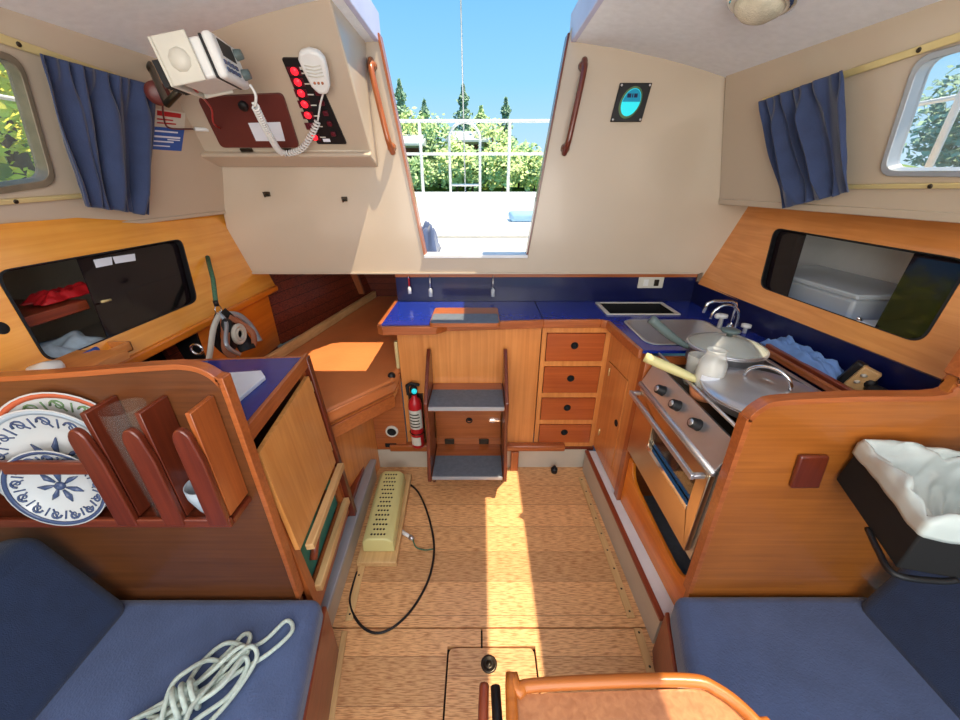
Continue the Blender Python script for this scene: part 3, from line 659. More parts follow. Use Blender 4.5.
# ================================================================ LEFT LOCKER WALL
PLL = Plane((-1.10, 1.97, 0.91), (-1.10, 0.3, 0.91), (-1.225, 1.97, 1.30))
inl = 1 if PLL.n.x > 0 else -1
winl = rrect([PLL.px(181, 239), PLL.px(197, 301), PLL.px(48, 363), PLL.px(-6, 272)], 0.035, 6)
lk = thing('side_locker', 'long orange wooden locker face on the left with a dark sliding window', 'locker', (-1.3, 1.2, 0.9))
lend = 2.6
part('face_board', MB().plate(PLL, [(0, 0), (lend, 0), (lend, 0.42), (0, 0.42)], [winl], 0, -inl*0.015), 'ply_l', lk)
fr_ = part('window_trim', ring(PLL, winl, -0.004, 0.003, -inl*0.016, inl*0.002), 'black', lk)
# smoked sliding pane: aft half
xa = PLL.px(84, 262)[0]; xb = PLL.px(108, 322)[0]
def clip_poly(poly, fn):
    out_ = []
    for i in range(len(poly)):
        a = poly[i-1]; b = poly[i]; fa, fb = fn(a), fn(b)
        if (fa >= 0) != (fb >= 0):
            t = fa/(fa-fb); out_.append((a[0]+(b[0]-a[0])*t, a[1]+(b[1]-a[1])*t))
        if fb >= 0: out_.append(b)
    return out_
e0 = PLL.px(83, 258); e1 = PLL.px(110, 328)
def sidefn(e0, e1, s): return lambda p: s*((e1[0]-e0[0])*(p[1]-e0[1])-(e1[1]-e0[1])*(p[0]-e0[0]))
ctr = PLL.px(150, 290); sg = 1 if sidefn(e0, e1, 1)(ctr) > 0 else -1
part('sliding_pane', MB().plate(PLL, clip_poly(grow(winl, 0.01), sidefn(e0, e1, sg)), [], -inl*0.019, -inl*0.023), 'smoked', lk)
part('handle', MB().tube([PLL.hit(101, 302)+PLL.n*inl*0.002, PLL.hit(110, 300)+PLL.n*inl*0.002], 0.004), 'brass', lk)
lin_ = MB().box((-1.55, 0.2, 0.88), (-1.13, 1.96, 0.90)).box((-1.55, 0.2, 0.88), (-1.54, 1.96, 1.34)); part('lining', lin_, 'toe', lk)
part('inner_shelf', MB().box((-1.50, 0.4, 1.055), (-1.20, 1.1, 1.085)), 'red_y', lk, bevel=0.003)
# stickers on the pane
for (a, b_, n_) in (((98, 257), (116, 266), 'left'), ((117, 254), (139, 262), 'right')):
    p = [PLL.hit(a[0], a[1]+1), PLL.hit(b_[0], a[1]-2), PLL.hit(b_[0]+1, b_[1]-3), PLL.hit(a[0]+3, b_[1])]
    tag(part('paper_label', MB().ngon([q-PLL.n*inl*0.0185 for q in p], PLL.n*inl*0.001), 'paper'), 'small white paper label, the %s one of two on the dark left locker window' % n_, 'label')
# contents
def rag(name, label, cat, c, sx_, sy_, h, m_, seed, parent=None, fr=9):
    def fn(s, t):
        e_ = min(1, 6*min(s, 1-s, t, 1-t)); n_ = noise.noise(V((s*fr*0.5+seed, t*fr*0.5, seed)))
        return (c[0]+(s-.5)*sx_+0.015*noise.noise(V((t*4, seed, 0))), c[1]+(t-.5)*sy_+0.015*noise.noise(V((s*4, seed, 3))), c[2]+0.004+h*e_*(0.55+0.9*abs(n_)))
    o_ = part(name, MB().grid(fn, 24, 24), m_, parent, solid=0.003)
    return tag(o_, label, cat) if parent is None else o_
q = U(40, 305, x=-1.30); rag('snack_bag', 'crumpled red and white packet on the left locker shelf', 'packet', (-1.27, q.y+0.05, 1.087), 0.08, 0.18, 0.028, 'redm', 3)
q = U(25, 313, x=-1.27); tag(part('folded_paper', MB().box((-1.33, 0.62, 1.0855), (-1.22, 0.92, 1.092)), 'paper', bevel=0.001), 'folded white paper on the left locker shelf before the red packet', 'paper')
rag('folded_cloth', 'pale blue and white cloth heaped in the bottom of the left locker', 'cloth', (-1.22, 0.98, 0.905), 0.14, 0.26, 0.10, 'palecloth', 8, fr=4)
# lower boards and recess behind the chart table
part('lower_board', MB().box((-1.125, 1.36, 0.60), (-1.112, 1.90, 0.905)), 'ply_orange', lk)
part('shelf_edge', MB().box((-1.112, 0.95, 0.885), (-1.085, 1.965, 0.915)), 'ply_orange', lk, bevel=0.006)
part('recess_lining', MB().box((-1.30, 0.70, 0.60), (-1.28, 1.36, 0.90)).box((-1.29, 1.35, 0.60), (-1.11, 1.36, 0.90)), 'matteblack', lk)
q = PLL.hit(1, 328); part('finger_hole', MB().lathe([(0, 0.002), (0.013, 0.002), (0.016, 0)], axm(q, PLL.n*inl)), 'matteblack', lk)
# pen tray on locker face
a0 = U(58, 371, x=-1.07); a1 = U(122, 349, x=-1.07)
pt = thing('pen_tray', 'small triangular wooden tray below the left locker window', 'tray', (-1.08, a0.y, 0.92))
part('tray', MB().box((-1.125, a0.y, 0.945), (-1.055, a1.y+0.02, 0.952)).box((-1.062, a0.y, 0.945), (-1.055, a1.y+0.02, 0.975)).box((-1.13, a0.y, 0.945), (-1.055, a0.y+0.007, 0.975)).box((-1.13, a1.y+0.013, 0.945), (-1.055, a1.y+0.02, 0.975)), 'ply_y', pt, bevel=0.002)
pm = (a0+a1)/2
tag(part('blue_pen', MB().tube([(-1.09, a0.y+0.05, 0.972), (-1.075, a1.y-0.06, 0.984)], 0.008), 'bluem'), 'bright blue pen lying in the wooden tray', 'pen')
q = U(35, 369, y=0.78); tag(part('round_cap', MB().lathe([(0, 0.0), (0.03, 0.0), (0.032, 0.012), (0.03, 0.022), (0, 0.03)], Matrix.Translation((q.x, 0.80, q.z-0.022))), 'whitep'), 'round white cap just above the left plywood partition', 'cap')
tag(part('corner_shelf', MB().box((-1.12, 0.74, q.z-0.045), (-0.98, 0.94, q.z-0.022)), 'ply_y'), 'small wooden shelf behind the top of the left partition', 'shelf')

# ================================================================ CHART TABLE CABINET
TZ = 0.87
chart = thing('chart_table', 'chart table cabinet with blue top and tilted honey plywood door on the left', 'chart table', (-0.8, 0.95, 0.2))
tp = [(-0.565, 0.725), (-0.598, 1.145), (-1.10, 1.10), (-1.10, 0.725)]
part('top', sl(tp, TZ-0.015, TZ), 'blue', chart)
part('edge_strip', MB().ngon([(-0.553, 0.722, TZ-0.035), (-0.590, 1.155, TZ-0.035), (-0.600, 1.155, TZ-0.035), (-0.566, 0.722, TZ-0.035)], (0, 0, 0.045)).ngon([(-0.59, 1.143, TZ-0.035), (-0.59, 1.157, TZ-0.035), (-1.10, 1.115, TZ-0.035), (-1.10, 1.101, TZ-0.035)], (0, 0, 0.036)), 'teak_y', chart, bevel=0.002)
PT = Plane((-0.570, 0.725, TZ-0.036), (-0.603, 1.145, TZ-0.036), (-0.560, 1.145, 0.27))
it = 1 if PT.n.x > 0 else -1
ylen = PT.to2((-0.603, 1.145, TZ-0.036))[0]; zlen = 0.60
dpoly = [PT.px(249, 440), PT.px(308, 374), PT.px(328, 478), PT.px(289, 566)]
rackp = [PT.px(294, 574), PT.px(338, 500), PT.px(347, 526), PT.px(312, 600)]
rackp = [(max(0.03, min(ylen-0.02, a)), min(zlen-0.005, b_)) for a, b_ in rackp]
part('face_frame', MB().plate(PT, [(0, 0), (ylen, 0), (ylen, zlen+0.08), (0, zlen+0.08)], [[(0.02, 0.004), (ylen-0.03, 0.004), (ylen-0.03, 0.395), (0.02, 0.395)], [(0.035, 0.425), (ylen-0.035, 0.425), (ylen-0.035, 0.60), (0.035, 0.60)]], 0, -it*0.018), 'teak_z', chart)
d = part('door', MB().plate(PT, rrect([(0.010, 0.042), (ylen-0.03, 0.022), (ylen-0.03, 0.40), (0.010, 0.40)], 0.005), [], it*0.002, it*0.016), 'door_ply', chart, bevel=0.002)
for zz in (0.07, 0.33):
    q = PT.at(ylen-0.026, zz, it*0.012); part('hinge', MB().mbox(PT.mat(ylen-0.026, zz, it*0.010), (-0.008, -0.02, -0.004), (0.008, 0.02, 0.008)), 'brass', d, bevel=0.002)
part('post', MB().mbox(PT.mat(ylen-0.012, 0, 0), (0, -0.035, -0.02), (0.028, 0.72, 0.02)), 'red_z', chart, bevel=0.003)
part('inner_box', MB().box((-1.08, 0.73, 0.15), (-0.60, 0.735, TZ-0.02)).box((-1.08, 1.13, 0.15), (-0.61, 1.135, TZ-0.02)).box((-0.90, 0.73, 0.15), (-0.89, 1.135, TZ-0.02)), 'dkbrown', chart)  # ply box coloured dark brown to paint in shade behind the gap
# magazine rack pocket
mr_ = part('magazine_pocket', MB().plate(PT, [(0.03, 0.405), (ylen-0.03, 0.405), (ylen-0.03, 0.428), (0.03, 0.428)], [], it*0.02, it*0.045).plate(PT, [(0.03, 0.592), (ylen-0.02, 0.592), (ylen-0.02, 0.62), (0.03, 0.62)], [], -it*0.004, it*0.02), 'pale', chart, bevel=0.003)
part('pocket_lining', MB().plate(PT, [(0.03, 0.42), (ylen-0.03, 0.42), (ylen-0.03, 0.61), (0.03, 0.61)], [], -it*0.028, -it*0.032), 'teal', mr_)
tl = thing('hand_tool', 'brown wooden handled tool lying inside the green lined pocket', 'tool', PT.at(0.2, 0.55, -it*0.02))
part('handle', MB().tube([PT.at(0.10, 0.56, -it*0.018), PT.at(0.18, 0.50, -it*0.014)], 0.013), 'red_y', tl)
part('blade', MB().tube([PT.at(0.18, 0.50, -it*0.014), PT.at(0.21, 0.485, -it*0.012)], 0.009), 'chrome', tl)
part('grip', MB().tube([PT.at(0.21, 0.485, -it*0.012), PT.at(0.31, 0.47, -it*0.012)], 0.013), 'copper', tl)
# notebook
nb = thing('notebook', 'white notebook lying on the blue chart table', 'notebook', (-0.68, 0.88, TZ))
nbp = [pz(205, 378, TZ), pz(262, 374, TZ), pz(266, 380, TZ), pz(229, 412, TZ), pz(195, 412, TZ)]
part('pages', MB().ngon([(x, y, TZ+0.001) for x, y in nbp], (0, 0, 0.012)), 'paper', nb, bevel=0.001)
# lanyard and harness heap
ly = thing('lanyard', 'green braided lanyard hanging on a hook on the left locker end', 'lanyard', (-1.1, 1.4, 0.95))
A = PLL.hit(205, 258)+PLL.n*inl*0.012; B_ = U(216, 303, x=-1.03)
part('hook', MB().tube([A-PLL.n*inl*0.012, A, A+V((0, 0, 0.008))], 0.003, 6), 'chrome', ly)
part('cord', MB().tube([A, A.lerp(B_, .5)+V((0.006, 0, 0)), B_], 0.0085), 'greencord', ly)
part('cord_end', MB().tube([B_+V((0, 0, .01)), B_+V((0, 0, -.012))], 0.009), 'black', ly)
part('key_ring', MB().tube([B_+V((0.0, 0.018*math.cos(a), -0.028+0.018*math.sin(a))) for a in [2*math.pi*k/16 for k in range(16)]], 0.002, 6, True), 'chrome', ly)
hn = thing('harness_bundle', 'tangled black white and copper straps hanging from the lanyard over the chart table back', 'harness', (-1.0, 1.15, 0.88))
C0 = B_+V((0, 0, -0.045))
random.seed(5)
def strap(name, pts, w2, m_, par):
    w2 *= 1.25; pts = [pts[0]]+[pts[0]+V(((q-pts[0]).x*1.3, (q-pts[0]).y*1.45, (q-pts[0]).z*1.12)) for q in pts[1:]]
    P_ = smoothpath(pts, 8); b = MB(); vs = []
    for i, p in enumerate(P_):
        d = (P_[min(i+1, len(P_)-1)]-P_[max(i-1, 0)]).normalized(); side_ = d.cross(V((1, -0.6, 0.2))).normalized()
        vs += [p-side_*w2, p+side_*w2]
    b.smooth = True; b.add(vs, [(2*i, 2*i+1, 2*i+3, 2*i+2) for i in range(len(P_)-1)]); return part(name, b, m_, par, solid=0.004)
strap('black_strap', [C0, C0+V((0.01, 0.02, -0.05)), C0+V((0.02, 0.03, -0.11)), C0+V((0.04, 0.02, -0.15))], 0.026, 'black', hn)
strap('black_strap', [C0, C0+V((0.0, -0.03, -0.04)), C0+V((0.0, -0.04, -0.09)), C0+V((0.02, -0.03, -0.14))], 0.012, 'matteblack', hn)
strap('white_strap', [C0, C0+V((0.01, -0.05, -0.03)), C0+V((0.01, -0.09, -0.10)), C0+V((0.02, -0.12, -0.12))], 0.008, 'ivory', hn)
strap('white_strap', [C0, C0+V((0.01, 0.06, -0.03)), C0+V((0.02, 0.09, -0.09)), C0+V((0.05, 0.07, -0.14))], 0.009, 'grey_rail', hn)
strap('copper_strap', [C0+V((0.02, 0.02, -0.02)), C0+V((0.03, 0.05, -0.06)), C0+V((0.05, 0.06, -0.10)), C0+V((0.05, 0.05, -0.15))], 0.009, 'copper', hn)
strap('grey_strap', [C0, C0+V((0.02, -0.01, -0.03)), C0+V((0.05, -0.07, -0.08)), C0+V((0.05, -0.03, -0.14))], 0.006, 'grey_rail', hn)
strap('copper_strap', [C0+V((0.01, 0, -0.02)), C0+V((0.02, -0.02, -0.06)), C0+V((0.03, -0.05, -0.11)), C0+V((0.04, -0.04, -0.15))], 0.012, 'copper', hn)
part('black_pouch', MB().ball(C0+V((0.015, 0.0, -0.085)), (0.022, 0.038, 0.070)), 'black', hn)
rc = U(239, 334, x=-0.99)
part('strap_coil', MB().tube([rc+V((0.0, 0.035*math.cos(a), 0.035*math.sin(a))) for a in [2*math.pi*k/24 for k in range(24)]], 0.009, 8, True).tube([rc+V((0.004, 0.021*math.cos(a), 0.021*math.sin(a))) for a in [2*math.pi*k/24 for k in range(24)]], 0.006, 8, True), 'ivory', hn)
q = U(197, 350, z=TZ+0.02); tag(part('shackle', MB().tube([(q.x+0.02*math.cos(a), q.y, TZ+0.022+0.018*math.sin(a)) for a in [2*math.pi*k/16 for k in range(16)]], 0.004, 8, True), 'chrome'), 'small steel shackle at the foot of the strap bundle', 'shackle')

# ================================================================ LEFT PARTITION with dish rack
PY = 0.70
PP = Plane((0, PY, H), (1, PY, H), (0, PY, H+1))
def pp(u, v): q = U(u, v, y=PY); return (q.x, q.z-H)
lpo = [(-1.36, -0.385), (-1.03, -0.378), pp(150, 369), pp(186, 368), pp(207, 374), pp(221, 386), pp(228, 400), pp(298, 597), (-0.54, -1.39), (-1.36, -1.39)]
lp = thing('partition_panel', 'shade-darkened plywood partition on the left carrying the dish rack above the blue seat', 'partition', (-0.9, PY, 0))
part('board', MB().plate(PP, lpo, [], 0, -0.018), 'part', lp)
cap = [PP.at(a, b_, -0.009) for a, b_ in lpo[:-2]]
def capping(pts, w, h):
    """flat wooden capping following the edge of a partition"""
    b = MB(); vs = []
    for i, p in enumerate(pts):
        d = (pts[min(i+1, len(pts)-1)]-pts[max(i-1, 0)]).normalized(); up_ = d.cross(V((0, 1, 0))).normalized()
        if up_.z < 0 and abs(up_.z) > 0.2: up_ = -up_
        vs.append((p, up_))
    k = len(vs); V_ = []
    for p, u_ in vs: V_ += [p+V((0, -w, 0))-u_*0.004, p+V((0, w, 0))-u_*0.004, p+V((0, w, 0))+u_*h, p+V((0, -w, 0))+u_*h]
    fs = [(4*i+j, 4*i+(j+1) % 4, 4*i+4+(j+1) % 4, 4*i+4+j) for i in range(k-1) for j in range(4)]+[(0, 1, 2, 3), (4*k-4, 4*k-3, 4*k-2, 4*k-1)]
    return b.add(V_, fs)
part('capping', capping(smoothpath(cap[:8], 4), 0.014, 0.009), 'teak_x', lp, bevel=0.003)
rk = thing('dish_rack', 'dark mahogany dish rack with upright dividers on the left partition', 'dish rack', (-0.9, 0.65, 0.69))
RF = 0.614
for x in (-0.80, -0.69, -0.588):
    zt = -0.415
    dv_ = part('divider', MB().prism([(x-0.006, PY-0.002, H+zt), (x-0.006, RF+0.012, H+zt), (x-0.006, RF+0.012, H-0.70), (x-0.006, PY-0.002, H-0.70)], (0.012, 0, 0)), 'red_z' if x < -0.6 else 'teak_z', rk, bevel=0.002)
    w0 = 0.044
    prof = [(x-w0*0.9, -0.715), (x-w0*0.9, -0.53)]+[(x-w0*0.9+w0*0.45*(1-math.cos(a)), -0.48+0.035*math.sin(a)-0.03*(1-abs(math.cos(a)))*0) for a in [math.pi*k/10 for k in range(11)]]+[(x+0.006, -0.53), (x+0.006, -0.715)]
    part('front_post', MB().ngon([(a, RF-0.004, H+b_) for a, b_ in prof], (0, 0.014, 0)), 'red_z', dv_, bevel=0.003)
part('front_rail', MB().box((-1.36, RF, H-0.565), (-0.80, RF+0.012, H-0.532)), 'red_x', rk, bevel=0.003)
part('bottom_rail', MB().box((-1.36, RF, H-0.725), (-0.58, RF+0.012, H-0.70)), 'red_x', rk, bevel=0.003)
part('bottom_shelf', MB().box((-1.36, RF+0.013, H-0.724), (-0.58, PY-0.002, H-0.71)), 'red_x', rk)
# plates
def plate(name_label, c, r, tilt, mats, seed, group):
    c = V(c); m_ = axm(c, (0.12, -1, tilt))
    t = thing('dinner_plate', name_label, 'plate', (c.x, c.y, c.z-r), group)
    part('dish', MB().lathe([(0, 0), (r*0.55, 0), (r*0.62, 0.004), (r*0.96, 0.014), (r, 0.017), (r, 0.014), (r*0.62, -0.002), (0, -0.004)], m_, 40), 'china', t)
    part('rim_band', MB().lathe([(r*0.90, 0.0135), (r*0.975, 0.0162)], m_, 40), mats[0], t, solid=0.001)
    rnd = random.Random(seed); b = MB()
    def onp(rad, a, k=0.0):
        z = 0.001 if rad < r*0.6 else 0.0035+(rad-r*0.62)/(r*0.34)*0.0105
        return m_ @ V((rad*math.cos(a), rad*math.sin(a), z+0.0012))
    for k in range(13):
        a = 2*math.pi*k/13; pts = []
        for i in range(14):
            s_ = i/13; th = s_*7.4; rr = 0.105*(1-s_*0.8)*r
            pts.append(onp(r*0.76+rr*math.sin(th), a+rr*math.cos(th)/(r*0.76)))
        b.tube(pts, [0.0027*(1-0.6*i/13) for i in range(14)], 5)
        for j in range(2): b.tube([onp(r*(0.66+0.09*i), a+0.25+0.1*j*(i+1)) for i in range(3)], 0.0018, 5)
    for k in range(7):
        a = 2*math.pi*k/7+0.4; b.tube([onp(r*0.12, a), onp(r*0.3, a+0.12), onp(r*0.46, a+0.05)], [0.002, 0.006, 0.001], 6)
    b.tube([onp(r*0.10*0.5, 2*math.pi*i/10) for i in range(10)], 0.006, 6, True)
    part('painted_scrolls', b, mats[1], t)
    return t
PG = 'patterned plates in the dish rack'
plate('back plate with orange and green rim edge in the dish rack', (-0.935, 0.685, H-0.545), 0.145, 0.10, ('chinared', 'chinagreen'), 1, PG)
plate('large plate with dark blue scrolls standing behind the rack rail', (-0.950, 0.658, H-0.565), 0.138, 0.12, ('chinagrey', 'chinablue'), 2, PG)
plate('smaller plate with grey blue flowers standing lowest and foremost in the rack', (-0.945, 0.634, H-0.612), 0.100, 0.10, ('chinablue', 'chinablue'), 3, PG)
# glass tumbler and cup
tg = (-0.745, 0.655, H-0.708)
tag(part('glass_tumbler', MB().lathe([(0, 0.003), (0.028, 0.003), (0.036, 0.29), (0.0385, 0.29), (0.0305, 0.0), (0, 0.0)], Matrix.Translation(tg)), 'tumbler'), 'tall clear drinking glass standing between two rack dividers', 'glass')
tag(part('cup', MB().lathe([(0, 0), (0.022, 0), (0.030, 0.02), (0.041, 0.06), (0.0415, 0.085), (0.039, 0.085), (0.036, 0.06), (0.02, 0.01), (0, 0.008)], Matrix.Translation((-0.640, 0.657, H-0.709))), 'chinagrey'), 'pale blue cup between the two right dividers of the rack', 'cup')

# ================================================================ SETTEES
def cushion(name, pts, z0, z1, m_, par, bev=0.03): return part(name, sl(pts, z0, z1), m_, par, bevel=bev, seg=5)
SZ = 0.30
sl_ = thing('settee', 'left blue settee under the dish rack with coiled rope on its seat', 'settee', (-0.8, 0.3, 0))
cushion('seat_cushion', [(-0.47, 0.693), (-0.36, 0.05), (-0.36, -0.5), (-1.12, -0.5), (-1.12, 0.693)], SZ-0.10, SZ, 'seat', sl_)
part('front_board', MB().ngon([(-0.468, 0.70, 0.0), (-0.350, 0.05, 0.0), (-0.350, -0.5, 0), (-0.362, -0.5, 0), (-0.362, 0.05, 0.0), (-0.482, 0.70, 0.0)], (0, 0, SZ-0.06)), 'red_y', sl_, bevel=0.004)
part('base', sl([(-0.49, 0.695), (-0.37, 0.05), (-0.37, -0.5), (-1.3, -0.5), (-1.3, 0.695)], 0.0, SZ-0.102), 'ply_y', sl_)
def backrest(sgn, x0, x1, z0, z1, y0, y1, par, th=0.10):
    pts = [(x0, z0), (x1, z1), (x1+sgn*th, z1-0.01), (x0+sgn*th, z0)]
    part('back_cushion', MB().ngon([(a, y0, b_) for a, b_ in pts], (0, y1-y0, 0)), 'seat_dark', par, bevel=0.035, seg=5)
backrest(-1, -1.00, -1.13, SZ-0.01, SZ+0.30, -0.5, 0.670, sl_)
sr_ = thing('settee', 'right blue settee below the black waste bin', 'settee', (0.8, 0.3, 0))
cushion('seat_cushion', [(0.575, 0.693), (0.455, 0.30), (0.44, 0.05), (0.44, -0.5), (1.16, -0.5), (1.16, 0.693)], SZ-0.10, SZ+0.014, 'seat', sr_)
part('front_board', MB().ngon([(0.572, 0.70, 0), (0.45, 0.30, 0), (0.43, 0.05, 0), (0.442, 0.05, 0), (0.462, 0.30, 0), (0.585, 0.70, 0)], (0, 0, SZ-0.09)), 'red_y', sr_, bevel=0.004)
part('base', sl([(0.59, 0.695), (0.465, 0.30), (0.445, 0.05), (0.445, -0.5), (1.3, -0.5), (1.3, 0.695)], 0, SZ-0.102), 'toe', sr_)
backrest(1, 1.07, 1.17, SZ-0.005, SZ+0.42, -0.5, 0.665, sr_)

# coiled rope on the left seat
RZ = SZ+0.010
rope = MB(); 
def rp_(u, v, dz=0): q = U(u, v, z=RZ+dz); return q
rnd = random.Random(4)
loops = [
 [(150, 716), (190, 690), (230, 660), (262, 640), (285, 622), (292, 632), (270, 655), (240, 670), (210, 690), (170, 715)],
 [(130, 722), (180, 695), (225, 655), (243, 634), (250, 640), (235, 668), (205, 695), (160, 722)],
 [(145, 735), (175, 700), (200, 665), (222, 645), (240, 645), (246, 655), (225, 680), (195, 705), (165, 735)],
 [(150, 740), (190, 705), (215, 680), (238, 655), (252, 646), (255, 660), (240, 690), (215, 715), (190, 740)],
 [(120, 730), (160, 705), (200, 678), (232, 650), (246, 648), (236, 665), (200, 690), (150, 722)],
 [(140, 745), (180, 716), (222, 684), (243, 660), (249, 668), (228, 696), (196, 722), (168, 745)],
 [(160, 745), (172, 690), (190, 670), (212, 660), (224, 664), (214, 682), (190, 708), (175, 745)],
]
for i, lp_ in enumerate(loops):
    dz = 0.004+0.007*i
    pts = [rp_(u+rnd.uniform(-2, 2), v+rnd.uniform(-2, 2), dz*(0.6+0.4*math.sin(k*1.3+i))) for k, (u, v) in enumerate(lp_)]
    rope.tube(smoothpath(pts, 6, True), 0.0055, 7, True)
rc_ = thing('coiled_rope', 'pale green white rope coil lying on the left blue seat', 'rope', U(200, 690, z=SZ))
part('rope_loops', rope, 'rope', rc_)
wr_ = MB()
for k in range(3):
    c = U(176+k*9, 703-k*5, z=RZ+0.03); ax = (U(230, 660, z=RZ)-U(150, 715, z=RZ)).normalized(); s1 = ax.cross(V((0, 0, 1)))
    wr_.tube([c+s1*0.032*math.cos(a)+V((0, 0, 0.028*math.sin(a)-0.002)) for a in [2*math.pi*i/20 for i in range(20)]], 0.0055, 7, True)
part('rope_wrap', wr_, 'rope', rc_)

# ================================================================ RIGHT PARTITION
rpo = [pp(690, 592), pp(742, 440), pp(750, 420), pp(764, 408), pp(782, 403), pp(860, 399), pp(944, 397), pp(960, 376), pp(985, 340), (1.30, -0.29), (1.30, -1.39), (0.632, -1.39)]
rpn = thing('partition_panel', 'golden plywood partition on the right between stove and blue seat', 'partition', (0.9, PY, 0))
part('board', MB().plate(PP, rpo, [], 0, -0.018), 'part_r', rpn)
part('capping', capping(smoothpath([PP.at(a, b_, -0.009) for a, b_ in rpo[:9]], 4), 0.014, 0.009), 'teak_x', rpn, bevel=0.003)
gp = [pp(797, 453), pp(826, 453), pp(815, 485), pp(787, 485)]
gl = thing('wooden_cleat', 'small red brown wooden block on the right partition', 'wooden block', PP.at(*gp[3]))
part('block', MB().plate(PP, gp, [], 0.001, 0.014), 'red_z', gl, bevel=0.005)

# bin with liner
RZb = H-0.536
A_, B2, C2, D2 = V((0.872, 0.682, 0)), V((0.79, 0.465, 0)), V((1.06, 0.40, 0)), V((1.13, 0.64, 0))
bn = thing('waste_bin', 'black plastic waste bin hanging in the corner of the right partition', 'waste bin', (0.96, 0.55, RZb-0.12))
def frus(cn, s0, z0, s1, z1, m=None):
    cc_ = sum(cn, V((0, 0, 0)))/4; b = m or MB()
    lo = [cc_+(q-cc_)*s0+V((0, 0, z0)) for q in cn]; hi = [cc_+(q-cc_)*s1+V((0, 0, z1)) for q in cn]
    return lo, hi
lo, hi = frus([A_, B2, C2, D2], 1.07, RZb-0.112, 1.0, RZb)
lo2, hi2 = frus([A_, B2, C2, D2], 0.86, RZb-0.12, 0.93, RZb)
b = MB(); vs = lo+hi+lo2+hi2
b.add(vs, [(0, 1, 2, 3)]+[(i, (i+1) % 4, 4+(i+1) % 4, 4+i) for i in range(4)]+[(8, 9, 10, 11)]+[(8+i, 8+(i+1) % 4, 12+(i+1) % 4, 12+i) for i in range(4)]+[(4+i, 4+(i+1) % 4, 12+(i+1) % 4, 12+i) for i in range(4)])
part('bin_body', b, 'matteblack', bn, bevel=0.005)
part('handle', MB().tube(smoothpath([lo[1].lerp(lo[0], .38)+V((-.002, 0, .0)), lo[1].lerp(lo[0], .2)+V((-.006, -.004, -.007)), lo[1]+V((-.005, -.006, -.008)), lo[1].lerp(lo[2], .2)+V((0, -.007, -.006)), lo[1].lerp(lo[2], .3)+V((0, -.002, 0))], 5), 0.006), 'black', bn)
cc_ = (A_+B2+C2+D2)/4
def bagf(s, t):
    k = s*4; i = int(k) % 4; f_ = k-int(k); cn = [A_, B2, C2, D2]; p = cn[i].lerp(cn[(i+1) % 4], f_)
    RR = [1.045, 1.04, 1.0, 0.90, 0.80, 0.66, 0.03]; ZZ = [-0.028, 0.0, 0.014, 0.004, -0.03, -0.08, -0.115]
    kk = min(5.999, t*6); i0 = int(kk); ff = kk-i0; rr = RR[i0]*(1-ff)+RR[i0+1]*ff; zz = ZZ[i0]*(1-ff)+ZZ[i0+1]*ff
    fade = min(1, 12*min(s, 1-s)); inn = min(1, max(0, (t-0.2)*3))
    n_ = noise.noise(V((s*9, t*2.5, 1.7)))*0.9+noise.noise(V((s*26, t*3, 4)))*0.5
    rg = abs(noise.noise(V((s*14+t*2, t*5-s*3, 9))))-0.2
    q = cc_+(p-cc_)*(rr+fade*(n_*(0.03+0.09*inn)-rg*0.22*inn)); return (q.x, q.y, RZb+zz+fade*min(1, (1.02-t)*5)*(n_*(0.012+0.03*inn)+rg*0.05*inn))
part('bin_liner', MB().grid(bagf, 110, 24), 'bag', bn, solid=0.0015)
part('bin_liner_bottom', sl([(q.x, q.y) for q in [cc_+(p-cc_)*0.6 for p in (A_, B2, C2, D2)]], RZb-0.117, RZb-0.115), 'bag', bn)

# ================================================================ RIGHT LOCKER WALL
PRL = Plane((1.10, 1.83, 0.95), (1.17, 0.82, 0.95), (1.235, 1.84, 1.295))
ir = 1 if PRL.n.x < 0 else -1
winr = rrect([PRL.px(775, 228), PRL.px(760, 287), PRL.px(921, 344), PRL.px(972, 261)], 0.04, 6)
rl = thing('side_locker', 'long honey wooden locker face on the right with smoked sliding windows', 'locker', (1.3, 1.2, 0.95))
part('face_board', MB().plate(PRL, [(-0.02, 0), (1.55, 0), (1.55, 0.40), (-0.02, 0.40)], [winr], 0, -ir*0.015), 'ply_y', rl)
part('window_trim', ring(PRL, winr, -0.004, 0.003, -ir*0.016, ir*0.002), 'black', rl)
for pts, nm in (((801, 236, 783, 296), 0), ((911, 246, 867, 328), 1)):
    e0 = PRL.px(pts[0], pts[1]); e1 = PRL.px(pts[2], pts[3]); ct_ = PRL.px(765, 262) if nm == 0 else PRL.px(930, 300)
    sg = 1 if sidefn(e0, e1, 1)(ct_) > 0 else -1
    part('sliding_pane', MB().plate(PRL, clip_poly(grow(winr, 0.01), sidefn(e0, e1, sg)), [], -ir*(0.019+0.006*nm), -ir*(0.023+0.006*nm)), 'smoked', rl)
part('lining', MB().box((1.52, 0.5, 0.94), (1.54, 1.86, 1.34)).box((1.19, 0.5, 0.925), (1.54, 1.86, 0.94)), 'paint', rl)
q = PRL.hit(862, 320); part('pull', MB().tube([q, q+PRL.n*ir*0.012], 0.004).ball(q+PRL.n*ir*0.014, 0.006), 'chrome', rl)
bx = thing('storage_box', 'translucent plastic storage box with lid inside the right locker', 'storage box', (1.37, 1.45, 0.94))
part('box', MB().box((1.23, 1.18, 0.941), (1.50, 1.66, 1.06)), 'binp', bx, bevel=0.012)
part('lid', MB().box((1.222, 1.17, 1.061), (1.508, 1.67, 1.078)), 'binp', bx, bevel=0.005)
part('contents', MB().box((1.25, 1.20, 0.945), (1.48, 1.64, 1.00)), 'cloth', bx, bevel=0.02)
